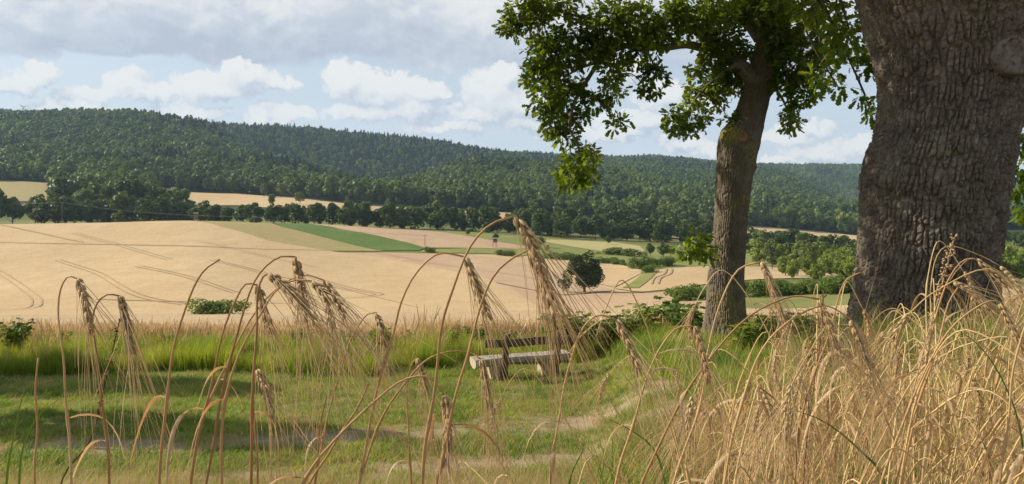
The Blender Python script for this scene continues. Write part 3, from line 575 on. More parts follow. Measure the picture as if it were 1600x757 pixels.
# ------------------------------------------------------------------ turbines, poles, wires, hides
M['white'] = patch_mat('turbine_white', (0.62, 0.64, 0.66), (0.70, 0.71, 0.72), 0.05)
M['pole'] = patch_mat('pole_wood', (0.20, 0.16, 0.12), (0.28, 0.24, 0.19), 2.0)
M['wire'] = patch_mat('wire', (0.22, 0.22, 0.22), (0.28, 0.28, 0.28), 2.0)
def turbine(px, py, d, ang, label):
    hub = pix(px, py, d); x, y = hub.x, hub.y; b = gz(x, y)-5; hz = hub.z-b; L = d*7.5/F0
    e = empty('wind_turbine', (x, y, b)); tag(e, label, 'wind turbine', 'wind turbines behind the ridge')
    t = MB(); t.tube([(0, 0, 0), (0, 0, hz*0.5), (0, 0, hz)], [3.4, 2.8, 2.2], 10); obj('tower', t.mesh('tower', M['white']), e)
    t = MB(); t.tube([(0, 5, hz+0.5), (0, 3, hz+0.5), (0, -3.5, hz+0.5), (0, -5.5, hz+0.5)], [1.4, 2.0, 2.0, 0.6], 10); obj('nacelle', t.mesh('nacelle', M['white']), e)
    for k in range(3):
        a = ang+k*2.0944; dv = np.array([math.cos(a), 0, math.sin(a)]); t = MB()
        t.ribbon([np.array([0, -4.8, hz+0.5])+dv*q for q in (0.5, L*0.2, L*0.6, L)], [2.2, 3.2, 2.2, 0.8], (-math.sin(a), 0.25, math.cos(a)), 0.12)
        obj('blade', t.mesh('blade', M['white']), e)
turbine(37, 168, 4400, 0.35, 'white wind turbine with raised blades behind the wooded ridge')
turbine(4, 175, 4700, 1.2, 'white wind turbine at the far end of the wooded ridge')
def pole(px, py_top, d, label):
    b = at(px, d); top = pix(px, py_top, d).z; e = empty('utility_pole', b); tag(e, label, 'utility pole', 'poles of the power line'); h = top-b.z
    t = MB(); t.tube([(0, 0, -0.5), (0, 0, h*0.5), (0, 0, h)], [0.17, 0.15, 0.12], 8); obj('mast', t.mesh('mast', M['pole']), e)
    t = MB(); t.box((0, 0, h-0.5), (0.9, 0.06, 0.07)); obj('crossarm', t.mesh('crossarm', M['pole'], False), e)
    for k in (-0.75, 0, 0.75):
        t = MB(); t.tube([(k, 0, h-0.44), (k, 0, h-0.3), (k, 0, h-0.16)], [0.05, 0.08, 0.03], 6); obj('insulator', t.mesh('insulator', M['white']), e)
    return b+Vector((0, 0, h-0.2))
p1 = pole(97, 316, 455, 'wooden utility pole before the tree belt at the wheat crest'); p2 = pole(397, 338, 400, 'wooden utility pole where the thin crop meets the wheat')
p3 = pole(664, 367, 345, 'short wooden pole beside the small bush at the beet strip'); p0 = pix(-220, 312, 480)
for a, b in ((p0, p1), (p1, p2), (p2, p3)):
    for k in (-0.75, 0.75):
        L = [(a.x+(b.x-a.x)*q+k, a.y+(b.y-a.y)*q, a.z+(b.z-a.z)*q-4*q*(1-q)*2.2) for q in np.linspace(0, 1, 24)]
        t = MB(); t.tube(L, 0.028, 4); tag(obj('power_wire', t.mesh('power_wire', M['wire'])), 'thin grey overhead wire strung between the wooden poles', 'wire', 'wires of the power line')
M['hide'] = patch_mat('hide_wood', (0.17, 0.13, 0.10), (0.26, 0.21, 0.17), 3.0)
def hide(px, py, label, s=1.0, d=None):
    d = d or hit(px, py, 60); e = empty('hunting_hide', at(px, d, 0.0), 0.3); e.scale = (s, s, s); tag(e, label, 'hunting hide')
    for x in (-0.8, 0.8):
        for y in (-0.7, 0.7):
            t = MB(); t.tube([(x*1.25, y*1.25, -0.4), (x, y, 2.6)], 0.07, 6); obj('leg', t.mesh('leg', M['hide']), e)
    t = MB(); t.box((0, 0, 2.6), (1.0, 0.9, 0.06)); t.box((0, -0.86, 3.1), (1.0, 0.04, 0.44)); t.box((0, 0.86, 3.5), (1.0, 0.04, 0.84)); t.box((-0.96, 0, 3.3), (0.04, 0.82, 0.64)); t.box((0.96, 0, 3.3), (0.04, 0.82, 0.64))
    obj('cabin', t.mesh('cabin', M['hide'], False), e)
    t = MB(); t.box((0, 0, 4.45), (1.25, 1.15, 0.05), [[1, 0, 0], [0, 0.98, -0.17], [0, 0.17, 0.98]]); obj('roof', t.mesh('roof', M['hide'], False), e)
    for k in range(6):
        t = MB(); t.box((0, -1.1+0.0*k, 0.3+0.4*k), (0.3, 0.03, 0.03)); obj('rung', t.mesh('rung', M['hide'], False), e)
hide(306, 346, 'small wooden hunting hide on top of the golden wheat crest', 1.0, 388); hide(773, 388, 'pale wooden hunting hide at the edge of the stubble field', 1.0)
# ------------------------------------------------------------------ oaks with real bark relief
def worley(u, v, nu, seed):
    """jittered cells, periodic in u; returns F1, F2, cell id"""
    ui = np.floor(u).astype(np.int64); vi = np.floor(v).astype(np.int64); f1 = np.full(u.shape, 9.0); f2 = f1.copy(); cid = np.zeros(u.shape)
    def h(a, b, k):
        n = ((a % nu)*73856093 ^ b*19349663 ^ (seed+k)*83492791) & 0x7fffffff; n = ((n ^ (n >> 13))*1274126177) & 0x7fffffff
        return ((n ^ (n >> 15)) & 0xffff)/65535.0
    for a in (-1, 0, 1):
        for b in (-1, 0, 1):
            cu = ui+a; cv = vi+b; d = np.hypot(cu+0.15+0.7*h(cu, cv, 0)-u, (cv+0.1+0.8*h(cu, cv, 1)-v)); nw = d < f1
            f2 = np.where(nw, f1, np.minimum(f2, d)); cid = np.where(nw, h(cu, cv, 2), cid); f1 = np.where(nw, d, f1)
    return f1, f2, cid
def bark_material(name, cols, moss, spots=()):
    m, t = material(name)
    n1 = t.noise(t.pos, 5.0, 6, 0.65); n2 = t.noise(t.vec('MULTIPLY', t.pos, (1, 1, 0.5)), 38.0, 5, 0.7)
    c = t.ramp(t.math('ADD', t.math('MULTIPLY', n1, 0.5), t.math('MULTIPLY', n2, 0.5)), [(0.32, cols[0]), (0.5, cols[1]), (0.68, cols[2])])
    lich = t.math('MULTIPLY', t.step(t.noise(t.pos, 1.6, 5, 0.6), 0.52, 0.66), t.step(n2, 0.42, 0.6))
    c = t.mix(t.math('MULTIPLY', lich, 0.75), c, C4(moss))
    for (sp_, rad_) in spots:
        c = t.mix(t.math('MULTIPLY', t.step(t.math('ADD', t.vec('DISTANCE', t.pos, sp_), t.math('MULTIPLY', n1, rad_)), rad_*1.6, rad_*0.9), 0.85), c, t.mix(n2, C4((0.16, 0.15, 0.035)), C4((0.36, 0.32, 0.09))))
    finish(t, c, 0.92, 0.12, bump=t.noise(t.vec('MULTIPLY', t.pos, (1, 1, 0.45)), 90.0, 6, 0.75), bstr=0.8, bdist=0.006); return m
M['bark_oak'] = bark_material('oak_bark', [(0.065, 0.053, 0.043), (0.145, 0.12, 0.10), (0.30, 0.26, 0.225)], (0.19, 0.185, 0.11))
M['bark_slim'] = bark_material('slim_oak_bark', [(0.085, 0.070, 0.054), (0.145, 0.12, 0.094), (0.24, 0.205, 0.165)], (0.24, 0.22, 0.075), [(tuple(pix(1134, 206, 14.65)), 0.33), (tuple(pix(1120, 505, 14.5)), 0.22)])
M['cut'] = patch_mat('cut_wood', (0.13, 0.11, 0.092), (0.22, 0.19, 0.165), 14, (0.08, 0.062, 0.05), 22, bump=0.6, bscale=40, bdist=0.01)
M['cut_red'] = patch_mat('fresh_cut', (0.34, 0.15, 0.08), (0.45, 0.24, 0.13), 25)
def trunk(edges, d, base_z, top_z, nth, nh, cu, cv, depth, seed, mat, bumps, flare, crk=0.22):
    """edges: (height of view, left, right) of the silhouette at distance d"""
    e = np.array(sorted(edges)); ta = np.arctan((e[:, 1]-800)/F0); tb = np.arctan((e[:, 2]-800)/F0); tm = (ta+tb)/2
    zt = (HOR-e[:, 0])/F0*d; o_ = np.argsort(zt); zt = zt[o_]; cx = (np.tan(tm)*d)[o_]; rr = (np.sin((tb-ta)/2)*d/np.cos(tm))[o_]
    zs_ = pix(0, -25, d).z; nt_ = int(nh*0.08); z = np.r_[np.linspace(base_z, zs_, nh-nt_, endpoint=False), np.linspace(zs_, top_z, nt_)]; X = pchip(zt, cx, np.clip(z, zt[0], zt[-1])); r = pchip(zt, rr, np.clip(z, zt[0], zt[-1]))
    r = r+flare*np.exp(-(z-base_z)/0.28)
    nf = int(nth*0.76); th = np.r_[np.linspace(math.pi*0.92, math.pi*2.18, nf, endpoint=False), np.linspace(math.pi*2.18, math.pi*2.92, nth-nf, endpoint=False)]; TH, Z = np.meshgrid(th, z); RR = np.repeat(r[:, None], nth, 1)
    rm = float(np.mean(r)); nu = max(6, int(round(2*math.pi*rm/cu)))
    # broad lobes, buttresses near the ground
    RR = RR*(1+0.035*np.sin(3*TH+1.3+Z*0.6)+0.025*np.sin(5*TH+Z*1.1))+flare*0.55*np.exp(-(Z-base_z)/0.35)*np.maximum(0, np.cos(TH*4+0.6))
    for (bt, bz, br, bh) in bumps:
        da = np.angle(np.exp(1j*(TH-bt)))*rm; RR = RR+bh*np.exp(-(da**2+(Z-bz)**2)/(2*br**2))
    wx = (fbm(TH*rm/0.16+0*Z, Z/0.22, 4, seed+3)-0.45)*1.5; wy = (fbm(TH*rm/0.12, Z/0.2, 4, seed+7)-0.45)*1.7
    u = TH/(2*math.pi)*nu+wx*np.minimum(1, 1.0); v = Z/cv+wy
    f1, f2, cid = worley(u, v, nu, seed); ed = f2-f1
    plate = np.clip((ed-0.05)/crk, 0, 1); plate = plate*plate*(3-2*plate)
    # long vertical furrows between the rows of plates
    f1b, f2b, _ = worley(TH/(2*math.pi)*nu+wx*0.9+0.3, Z/(cv*3.6)+wy*0.4, nu, seed+50); fur = np.clip((f2b-f1b-0.03)/0.25, 0, 1); fur = fur*fur*(3-2*fur)
    h_ = (0.45*plate*(0.6+0.6*cid)+0.62)*fur+0.50*fbm(u*3.1, v*1.6, 4, seed+11)+0.25*fbm(u*0.6, v*0.35, 2, seed+31)
    RR = RR+depth*(h_-1.05)
    V = np.stack([X[:, None]+RR*np.cos(TH), d+RR*np.sin(TH), Z], -1); i_ = np.arange(nh*nth).reshape(nh, nth)
    nx = np.roll(i_, -1, 1); Q_ = np.stack([i_[:-1], nx[:-1], nx[1:], i_[1:]], -1).reshape(-1, 4)
    return V.reshape(-1, 3), Q_, (lambda zz: (float(np.interp(zz, z, X)), float(np.interp(zz, z, r))))
# leaf template: lobed oak leaf, folded along the midrib (12 triangles)
_w = [0.05, 0.20, 0.13, 0.30, 0.19, 0.27, 0.0]; _l = [0.0, 0.22, 0.38, 0.55, 0.68, 0.85, 1.0]
LT_V = np.array([(l, 0, 0) for l in (0, 0.38, 0.68, 1.0)]+[(l, ww, 0.10*ww*4*0.4) for l, ww in zip(_l[:6], _w[:6])]+[(l, -ww, 0.10*ww*4*0.4) for l, ww in zip(_l[:6], _w[:6])])
LT_F = np.array([(0, 5, 4), (0, 1, 5), (1, 6, 5), (1, 7, 6), (1, 2, 7), (2, 8, 7), (2, 9, 8), (2, 3, 9), (0, 10, 11), (0, 11, 1), (1, 11, 12), (1, 12, 13), (1, 13, 2), (2, 13, 14), (2, 14, 15), (2, 15, 3)])
def leaves(rng, C, dirs, size, droop=0.35, simple=False):
    LV, LF = (np.array([(0, 0, 0), (0.55, 0.34, 0.03), (1.0, 0, 0), (0.55, -0.34, 0.03)]), np.array([(0, 2, 1), (0, 3, 2)])) if simple else (LT_V, LT_F)
    n = len(C); d = dirs/np.linalg.norm(dirs, axis=1)[:, None]; d[:, 2] -= droop; d /= np.linalg.norm(d, axis=1)[:, None]
    up = rng.normal(size=(n, 3))*0.7+np.array([0, 0, 1.0]); s_ = np.cross(up, d); s_ /= np.linalg.norm(s_, axis=1)[:, None]; nn = np.cross(d, s_)
    sz = (size*(0.65+0.6*rng.random(n)))[:, None, None]
    V = C[:, None, :]+sz*(LV[None, :, 0:1]*d[:, None, :]+LV[None, :, 1:2]*s_[:, None, :]+(LV[None, :, 2:3]-0.12*LV[None, :, 0:1]**2)*nn[:, None, :])
    return V.reshape(-1, 3), (LF[None]+np.arange(n)[:, None, None]*len(LV)).reshape(-1, 3)
def foliage(rng, blobs, limbs, twigs, leaf, dens, cut=None):
    """blobs (x,y,z,rx,ry,rz): rosettes of leaves at twig ends, a twig from the nearest limb to each"""
    LP = np.vstack(limbs); CV = []; CD = []
    for b in blobs:
        c = np.array(b[:3]); rad = np.array(b[3:6]); j = np.argmin(((LP-c)**2).sum(1)); area = math.pi*rad[0]*rad[2]
        mid = (LP[j]+c)/2+rng.normal(size=3)*0.06*np.linalg.norm(LP[j]-c)+np.array([0, 0, 0.12])*np.linalg.norm(LP[j]-c)
        br = spline([LP[j], mid, c], 9); (cut is None or cut(br).all()) and twigs.tube(br, np.linspace(0.016, 0.007, 9)*(1 if leaf < 0.13 else 1.6), 4, False)
        n = max(4, int(dens*area/0.004/7))
        u = rng.normal(size=(n, 3)); u /= np.linalg.norm(u, axis=1)[:, None]; Pq = c+u*rad*(rng.random(n)**0.42)[:, None]
        if cut is not None: Pq = Pq[cut(Pq)]
        for p in Pq:
            q = br[rng.integers(3, 9)]
            if rng.random() < 0.2: twigs.tube([q, (q+p)/2+rng.normal(size=3)*0.03, p], [0.005, 0.004, 0.0025], 3, False)
            k = rng.integers(5, 9); dv = rng.normal(size=(k, 3)); dv += (p-c)/(np.linalg.norm(p-c)+1e-6)*0.7
            CV.append(p+dv*0.02+rng.normal(size=(k, 3))*0.02); CD.append(dv)
    return leaves(rng, np.vstack(CV), np.vstack(CD), leaf, simple=cut is not None)
rng = np.random.default_rng(7)
# --- slim oak by the bench, 15 m away
D2 = 15.0; b2 = at(1135, D2)
ED2 = [(545,1088,1180),(520,1098,1171),(500,1102,1167),(480,1104,1165),(440,1106,1163),(400,1111,1165),(350,1116,1168),(300,1118,1173),(250,1120,1181),(225,1121,1187),(205,1126,1191),(190,1138,1194),(175,1147,1197),(150,1156,1203),(100,1171,1221),(50,1182,1233),(0,1180,1240),(-60,1188,1238),(-140,1200,1236)]
V, Q_, axis2 = trunk(ED2, D2, b2.z-0.15, 5.4, 230, 680, 0.042, 0.12, 0.024, 3, M['bark_slim'], [(-2.5, pix(1140, 210, 15).z, 0.12, 0.09), (-0.2, pix(1180, 262, 15).z, 0.06, 0.04)], 0.10)
oak2 = empty('oak_tree', b2); tag(oak2, 'slim oak with mossy burl and leaning grey brown trunk near the bench', 'tree')
def rel(V, o): return np.asarray(V)-np.array(o.location)
obj('trunk', mesh('trunk', rel(V, oak2), Q_, M['bark_slim'], True), oak2)
def limb(path, r0, r1, dep):
    P_ = np.array([list(pix(a, b, dep(i/(len(path)-1)) if callable(dep) else dep)) for i, (a, b) in enumerate(path)]); P_ = spline(P_, 40)
    return P_, np.linspace(r0**0.7, r1**0.7, 40)**(1/0.7)
L2 = [limb([(1198,150),(1165,112),(1132,82),(1092,48),(1062,8),(1030,-60),(1000,-140)], 0.19, 0.05, lambda t: 15-0.8*t),
      limb([(1190,148),(1150,100),(1115,82),(1075,70),(1040,74),(1000,70),(965,76),(938,96),(915,130),(896,165),(890,200),(903,228),(908,275)], 0.11, 0.012, lambda t: 14.9-1.2*t),
      limb([(1210,90),(1240,60),(1270,20),(1310,-40),(1340,-120)], 0.15, 0.04, lambda t: 15+0.6*t),
      limb([(1000,70),(955,40),(900,25),(850,15),(815,30)], 0.05, 0.01, lambda t: 14.2-0.4*t),
      limb([(938,96),(900,110),(870,130),(850,140)], 0.03, 0.008, 13.9), limb([(960,80),(958,110),(950,140),(958,185)], 0.025, 0.006, 14.1),
      limb([(1150,100),(1110,130),(1080,165),(1070,190)], 0.05, 0.008, 14.6), limb([(1205,130),(1225,160),(1235,195)], 0.04, 0.008, 15.1),
      limb([(1190,60),(1150,0),(1120,-80),(1100,-200)], 0.16, 0.05, 15.2), limb([(1225,20),(1230,-80),(1260,-220)], 0.2, 0.06, 15.3), limb([(1215,90),(1260,95),(1290,110)], 0.05, 0.01, 14.8)]
for P_, r_ in L2:
    lm = MB(); lm.tube(rel(P_, oak2), r_, 9); obj('limb', lm.mesh('limb', M['bark_slim']), oak2)
PB2 = [(832,20,42,24),(800,42,20,18),(872,14,46,24),(858,66,30,20),(862,92,44,30),(846,122,30,28),(858,158,28,28),(874,188,28,24),(880,212,20,14),(905,60,40,26),(936,78,36,22),(958,38,48,36),(1008,46,46,36),(1058,30,52,32),(1022,122,18,24),(1012,140,12,12),(1075,182,32,24),(1062,200,20,10),(1108,132,34,38),(1150,112,36,44),(1130,60,40,40),(958,118,18,18),(948,146,24,16),(966,192,15,14),(905,262,33,26),(897,284,20,12),(916,236,20,10),(900,182,20,12),(926,160,18,12),(1098,20,50,28),(1140,190,14,10),
 (1222,60,34,36),(1250,98,38,28),(1262,136,32,26),(1232,188,17,18),(1242,160,16,14),(1285,60,40,36),(1205,10,50,24),(1160,10,44,22),(1225,125,20,20),(1088,384,26,18),(1068,392,14,10),(1100,398,16,10),(905,132,20,14),(886,150,22,14),(985,90,26,14)]
blobs = []
for (a, b, rx, ry) in PB2:
    d = 14.0+rng.uniform(-0.5, 0.5)+(0.8 if a > 1100 else 0); p = pix(a, b, d); s_ = d/F0; blobs.append((p.x, p.y, p.z, rx*s_*1.1, rx*s_, ry*s_*1.1))
limbs2 = [P_ for P_, _ in L2]+[np.array([list(pix(1112, 390, 14.75)), list(pix(1100, 388, 14.6))])]
tw = MB(); V, Fc = foliage(rng, blobs, limbs2, tw, 0.12, 4.0)
hi = []                                                       # the crown goes on above
for i in range(70):
    u = rng.normal(size=3); u /= np.linalg.norm(u); c = np.array([3.2, 15.0, 8.2])+u*np.array([5.0, 4.6, 4.2])*rng.uniform(0.5, 1.0)
    hi.append((*c, 1.0, 1.0, 0.7))
for i in range(16):  # low clumps added on the sun side, out of view, to shade this trunk
    hi.append((rng.uniform(-4.5, 2.0), rng.uniform(14.6, 18.2), rng.uniform(4.6, 7.8), 1.0, 1.0, 0.7))
V2, F2_ = foliage(rng, hi, limbs2, tw, 0.19, 0.42, lambda p: p[:, 2] > 0.255*p[:, 1]+0.15)
obj('crown', mesh('crown', rel(np.vstack([V, V2]), oak2), np.vstack([Fc, F2_+len(V)]), M['oak_leaf']), oak2)
tw.V = [rel(v, oak2) for v in tw.V]; tag(obj('twig', tw.mesh('twig', M['twig']), oak2), kind='stuff')
def scar(parent, px, py, d, r, mat, face, axis):
    z_ = (HOR-py)/F0*d; X_, r_ = axis(z_); k_ = (px-800)/F0; a_ = 1+k_*k_; b_ = -2*(X_*k_+d); c_ = X_*X_+d*d-(r_*0.99)**2; yy_ = (-b_-math.sqrt(max(0, b_*b_-4*a_*c_)))/(2*a_)
    c = np.array([k_*yy_, yy_, (HOR-py)/F0*yy_]); face = (c[0]-X_, c[1]-d, face[2]); n_ = np.array(face, float); n_ /= np.linalg.norm(n_); t = MB(); a = np.cross(n_, [0, 0, 1.]); a /= np.linalg.norm(a); b = np.cross(n_, a)
    th = np.linspace(0, 2*math.pi, 28, endpoint=False); prof = [(1.25, -0.5), (1.22, 0.0), (1.08, 0.22), (0.95, 0.20), (0.84, -0.04), (0.45, 0.0), (0.12, -0.06)]
    Vv = [c+(a*math.cos(q)+b*math.sin(q)*1.1)*r*k*(1+0.06*math.sin(3*q+1)+0.03*math.sin(7*q))+n_*r*hh for k, hh in prof for q in th]
    Ff = [(i*28+j, i*28+(j+1) % 28, (i+1)*28+(j+1) % 28, (i+1)*28+j) for i in range(6) for j in range(28)]+[tuple(range(6*28, 7*28))]
    t.add(rel(Vv, parent), Ff); o = obj('branch_scar', t.mesh('branch_scar', mat), parent); return o
scar(oak2, 1160, 213, 15.0, 0.075, M['cut_red'], (-0.2, -1, 0.1), axis2); scar(oak2, 1139, 323, 15.0, 0.05, M['cut_red'], (0, -1, 0), axis2)
# --- thick old oak, 7 m away
D1 = 7.0; b1_ = at(1450, D1)
ED1 = [(620,1300,1610),(570,1316,1590),(530,1328,1574),(500,1334,1566),(450,1339,1562),(400,1343,1565),(350,1346,1573),(310,1347,1580),(288,1346,1584),(265,1350,1587),(250,1353,1590),(200,1369,1598),(150,1374,1608),(100,1367,1622),(50,1353,1642),(0,1340,1664),(-60,1330,1690),(-140,1330,1700),(-260,1360,1680),(-450,1400,1640)]
V, Q_, axis1 = trunk(ED1, D1, b1_.z-0.2, 4.2, 540, 800, 0.052, 0.070, 0.042, 12, M['bark_oak'], [(math.pi+0.35, pix(1345, 285, 7).z, 0.09, 0.07), (-0.55, pix(1560, 130, 7).z, 0.16, 0.06), (-1.0, pix(1500, 385, 7).z, 0.1, -0.04)], 0.16)
oak1 = empty('oak_tree', b1_); tag(oak1, 'huge old oak with thick deeply furrowed grey trunk and round branch scar', 'tree')
obj('trunk', mesh('trunk', rel(V, oak1), Q_, M['bark_oak'], True), oak1)
L1_ = [limb([(1420,-250),(1300,-420),(1100,-560),(900,-600)], 0.34, 0.06, lambda t: 7+2.5*t), limb([(1560,-250),(1700,-450),(1900,-560)], 0.34, 0.08, lambda t: 7+1*t),
       limb([(1400,-120),(1340,-90),(1280,-60),(1250,-40)], 0.14, 0.03, lambda t: 7.2+1.6*t), limb([(1480,-400),(1480,-700),(1450,-1000)], 0.4, 0.1, lambda t: 7+0.5*t),
       limb([(1640,-100),(1700,60),(1680,180),(1640,260)], 0.1, 0.02, lambda t: 7.5+1.8*t), limb([(1500,-380),(1400,-600),(1300,-760)], 0.25, 0.06, lambda t: 6.9-2.5*t)]
for P_, r_ in L1_:
    lm = MB(); lm.tube(rel(P_, oak1), r_, 10); obj('limb', lm.mesh('limb', M['bark_oak']), oak1)
PB1 = [(1300,20,42,26),(1330,60,36,34),(1345,104,24,24),(1290,118,26,16),(1312,140,16,12),(1352,150,13,22),(1362,175,8,12),(1268,22,26,22),(1590,225,16,30),(1600,280,22,34),(1608,330,24,14),(1625,200,30,50)]
blobs = []
for (a, b, rx, ry) in PB1:
    d = 8.7+rng.uniform(-0.3, 0.3); p = pix(a, b, d); s_ = d/F0; blobs.append((p.x, p.y, p.z, rx*s_, rx*s_*1.2, ry*s_))
limbs1 = [P_ for P_, _ in L1_]; tw = MB(); V, Fc = foliage(rng, blobs, limbs1, tw, 0.115, 3.0)
hi = []
for i in range(150):
    u = rng.normal(size=3); u /= np.linalg.norm(u); c = np.array([3.0, 7.6, 7.2])+u*np.array([7.0, 5.5, 4.6])*rng.uniform(0.45, 1.0)
    if c[1] < 1.5: c[2] = max(c[2], 5.5)
    hi.append((*c, 1.1, 1.1, 0.7))
for i in range(32):  # extra low skirt of leaves, unseen, put in to keep the thick trunk shaded
    hi.append((rng.uniform(-5.5, 1.2), rng.uniform(6.0, 10.2), rng.uniform(2.9, 6.5), 1.1, 1.0, 0.7))
V2, F2_ = foliage(rng, hi, limbs1, tw, 0.20, 0.36, lambda p: p[:, 2] > 0.262*np.maximum(p[:, 1], 5)+0.2)
obj('crown', mesh('crown', rel(np.vstack([V, V2]), oak1), np.vstack([Fc, F2_+len(V)]), M['oak_leaf']), oak1)
tw.V = [rel(v, oak1) for v in tw.V]; tag(obj('twig', tw.mesh('twig', M['twig']), oak1), kind='stuff')
scar(oak1, 1582, 86, 7.0, 0.13, M['cut'], (0.38, -1, 0.05), axis1)

# ------------------------------------------------------------------ log bench
M['log'] = patch_mat('weathered_log', (0.30, 0.275, 0.24), (0.43, 0.40, 0.36), 8, (0.17, 0.145, 0.12), 14, bump=0.4, bscale=60, bdist=0.005)
M['log_end'] = patch_mat('log_end_wood', (0.38, 0.31, 0.22), (0.48, 0.40, 0.30), 10)
M['darkwood'] = patch_mat('dark_wood', (0.085, 0.062, 0.046), (0.165, 0.125, 0.095), 9, bump=0.4, bscale=70, bdist=0.005)
bc = at(814, 15.0, 0.05); bench = empty('log_bench', bc, R(20)); tag(bench, 'rustic log bench with dark plank backrest on the mown grass', 'bench')
L = 0.98; t = MB(); prof = [(-0.21, 0.42), (-0.07, 0.425), (0.07, 0.425), (0.21, 0.42), (0.245, 0.37), (0.235, 0.30), (0.16, 0.235), (0.02, 0.21), (-0.14, 0.23), (-0.235, 0.30), (-0.245, 0.375)]; prof = [(a*0.82, b*0.90) for a, b in prof]
xs = np.linspace(-L, L, 24); Vv = [(x+0.0*a, a*(1+0.03*math.sin(x*5)), b-(0.425-b)*0.12*math.sin(x*3+a*5)) for x in xs for a, b in prof]; k = len(prof)
Ff = [(i*k+j, i*k+(j+1) % k, (i+1)*k+(j+1) % k, (i+1)*k+j) for i in range(23) for j in range(k)]
t.add(Vv, Ff); seat = obj('seat', t.mesh('seat', M['log'], False), bench)
for s_ in (0, 23):
    t = MB(); t.add([(v[0]+(0.004 if s_ else -0.004), v[1], v[2]) for v in Vv[s_*k:(s_+1)*k]], [tuple(range(k)) if s_ else tuple(range(k-1, -1, -1))]); obj('end_grain', t.mesh('end_grain', M['log_end'], False), seat)
for x in (-0.52, 0.55):
    t = MB(); pr = [(-0.12, -0.22), (0.12, -0.22), (0.13, 0.2), (-0.12, 0.22)]
    t.add([(x+a, b, zz_) for zz_ in (-0.1, 0.12, 0.26) for a, b in pr], [(i*4+j, i*4+(j+1) % 4, i*4+4+(j+1) % 4, i*4+4+j) for i in range(2) for j in range(4)]+[(8, 9, 10, 11)]); obj('block_leg', t.mesh('block_leg', M['log_end'], False), bench)
    t = MB(); t.tube([(x+0.09, -0.22, -0.15), (x+0.09, -0.26, 0.25), (x+0.10, -0.31, 0.58), (x+0.115, -0.345, 0.86)], [0.075, 0.07, 0.062, 0.058], 8); obj('back_post', t.mesh('back_post', M['darkwood']), bench)
t = MB(); n_ = 14; xs = np.linspace(-0.84, 1.0, n_)
Vv = [(x, -0.30+dy+0.006*math.sin(x*7), 0.69+dz+0.010*math.sin(x*4)-0.02*x) for x in xs for dy, dz in ((-0.03, -0.075), (0.03, -0.075), (0.02, 0.075), (-0.04, 0.075))]
t.add(Vv, [(i*4+j, i*4+(j+1) % 4, i*4+4+(j+1) % 4, i*4+4+j) for i in range(n_-1) for j in range(4)]+[(3, 2, 1, 0), tuple(range(4*n_-4, 4*n_))]); obj('backrest', t.mesh('backrest', M['darkwood'], False), bench)

# ------------------------------------------------------------------ grass, wheat and weeds
def clump(name, seed, n, h, spread, wid, mat, lean=0.35, seg=3, head=0.0):
    rng = np.random.default_rng(seed); V = []; Fq = []
    for i in range(n):
        a, r = rng.uniform(0, 6.28), spread*math.sqrt(rng.random()); b = np.array([math.cos(a)*r, math.sin(a)*r, -0.02]); hh = h*rng.uniform(0.5, 1.1); q = rng.uniform(0, 6.28); ln = hh*lean*rng.uniform(0.2, 1.4)
        d = np.array([math.cos(q), math.sin(q), 0]); s_ = np.array([-math.sin(q+rng.normal()*0.6), math.cos(q), 0])*wid*rng.uniform(0.7, 1.3); o_ = len(V)
        for j in range(seg+1):
            f = j/seg; p = b+d*ln*f*f+np.array([0, 0, hh*(f-0.18*lean*f*f)]); w_ = s_*(1-f*0.92)
            if head and f > 0.6: w_ = s_*head*(1.15-f)*2.2
            V += [p-w_, p+w_]
        Fq += [(o_+2*j, o_+2*j+1, o_+2*j+3, o_+2*j+2) for j in range(seg)]
    return obj(name, mesh(name, V, np.array(Fq), mat), link=False)
def bed(name, n, xf, yf, keepf, protos, s0, s1, label, cat, seed, tilt=0.15, weights=None, hmod=0.0):
    rng = np.random.default_rng(seed); y = yf(rng, n); x = xf(rng, n, y); k = keepf(x, y, rng) if keepf else np.ones(n, bool); x, y = x[k], y[k]; n = len(x)
    s = rng.uniform(s0, s1, n)*(1-hmod+hmod*2.1*fbm(x/0.9, y/0.9, 3, seed)); z = ground_z(x, y)
    return scatter(name, np.stack([x, y, z], 1), np.stack([rng.normal(size=n)*tilt, rng.normal(size=n)*tilt, rng.uniform(0, 6.28, n)], 1), np.stack([s, s, s*rng.uniform(0.8, 1.25, n)], 1), rng.choice(len(protos), n, p=weights), protos, label, cat)
uni = lambda a, b: (lambda rng, n: rng.uniform(a, b, n)); fan = lambda a, b: (lambda rng, n, y: rng.uniform((a-800)/F0, (b-800)/F0, n)*y)
def lane(x, y):
    d = y-(9.9+0.16*x+0.3*np.sin(0.35*x)); return np.maximum(np.clip((0.75-abs(d-0.95))/0.5, 0, 1), np.clip((0.65-abs(d+0.95))/0.5, 0, 1))
sg = [clump('a%d' % i, 400+i, 40, 0.10, 0.15, 0.0050, M['grass'], 0.9) for i in range(4)]+[clump('b%d' % i, 420+i, 26, 0.11, 0.15, 0.003, M['straw'], 1.1) for i in range(2)]
bed('short_grass', 26000, fan(-60, 1750), lambda r, n: 6.0+(r.random(n)**1.15)*11.5, lambda x, y, r: (r.random(len(x)) > lane(x, y)*0.97*np.clip(fbm(x*1.1, y*1.1, 3, 14)*2.8-0.2, 0, 1)) & (r.random(len(x)) < 0.45+fbm(x, y, 3, 4)), sg, 0.45, 1.35, 'short worn green grass of the farm track and verge', 'grass', 31, weights=[0.18, 0.18, 0.18, 0.18, 0.14, 0.14], hmod=0.5)
tg = [clump('c%d' % i, 440+i, 60, 0.62, 0.26, 0.0055, M['tall_grass'], 0.55, 4) for i in range(4)]+[clump('d%d' % i, 450+i, 26, 0.85, 0.22, 0.0035, M['straw'], 0.35, 4, 2.2) for i in range(2)]
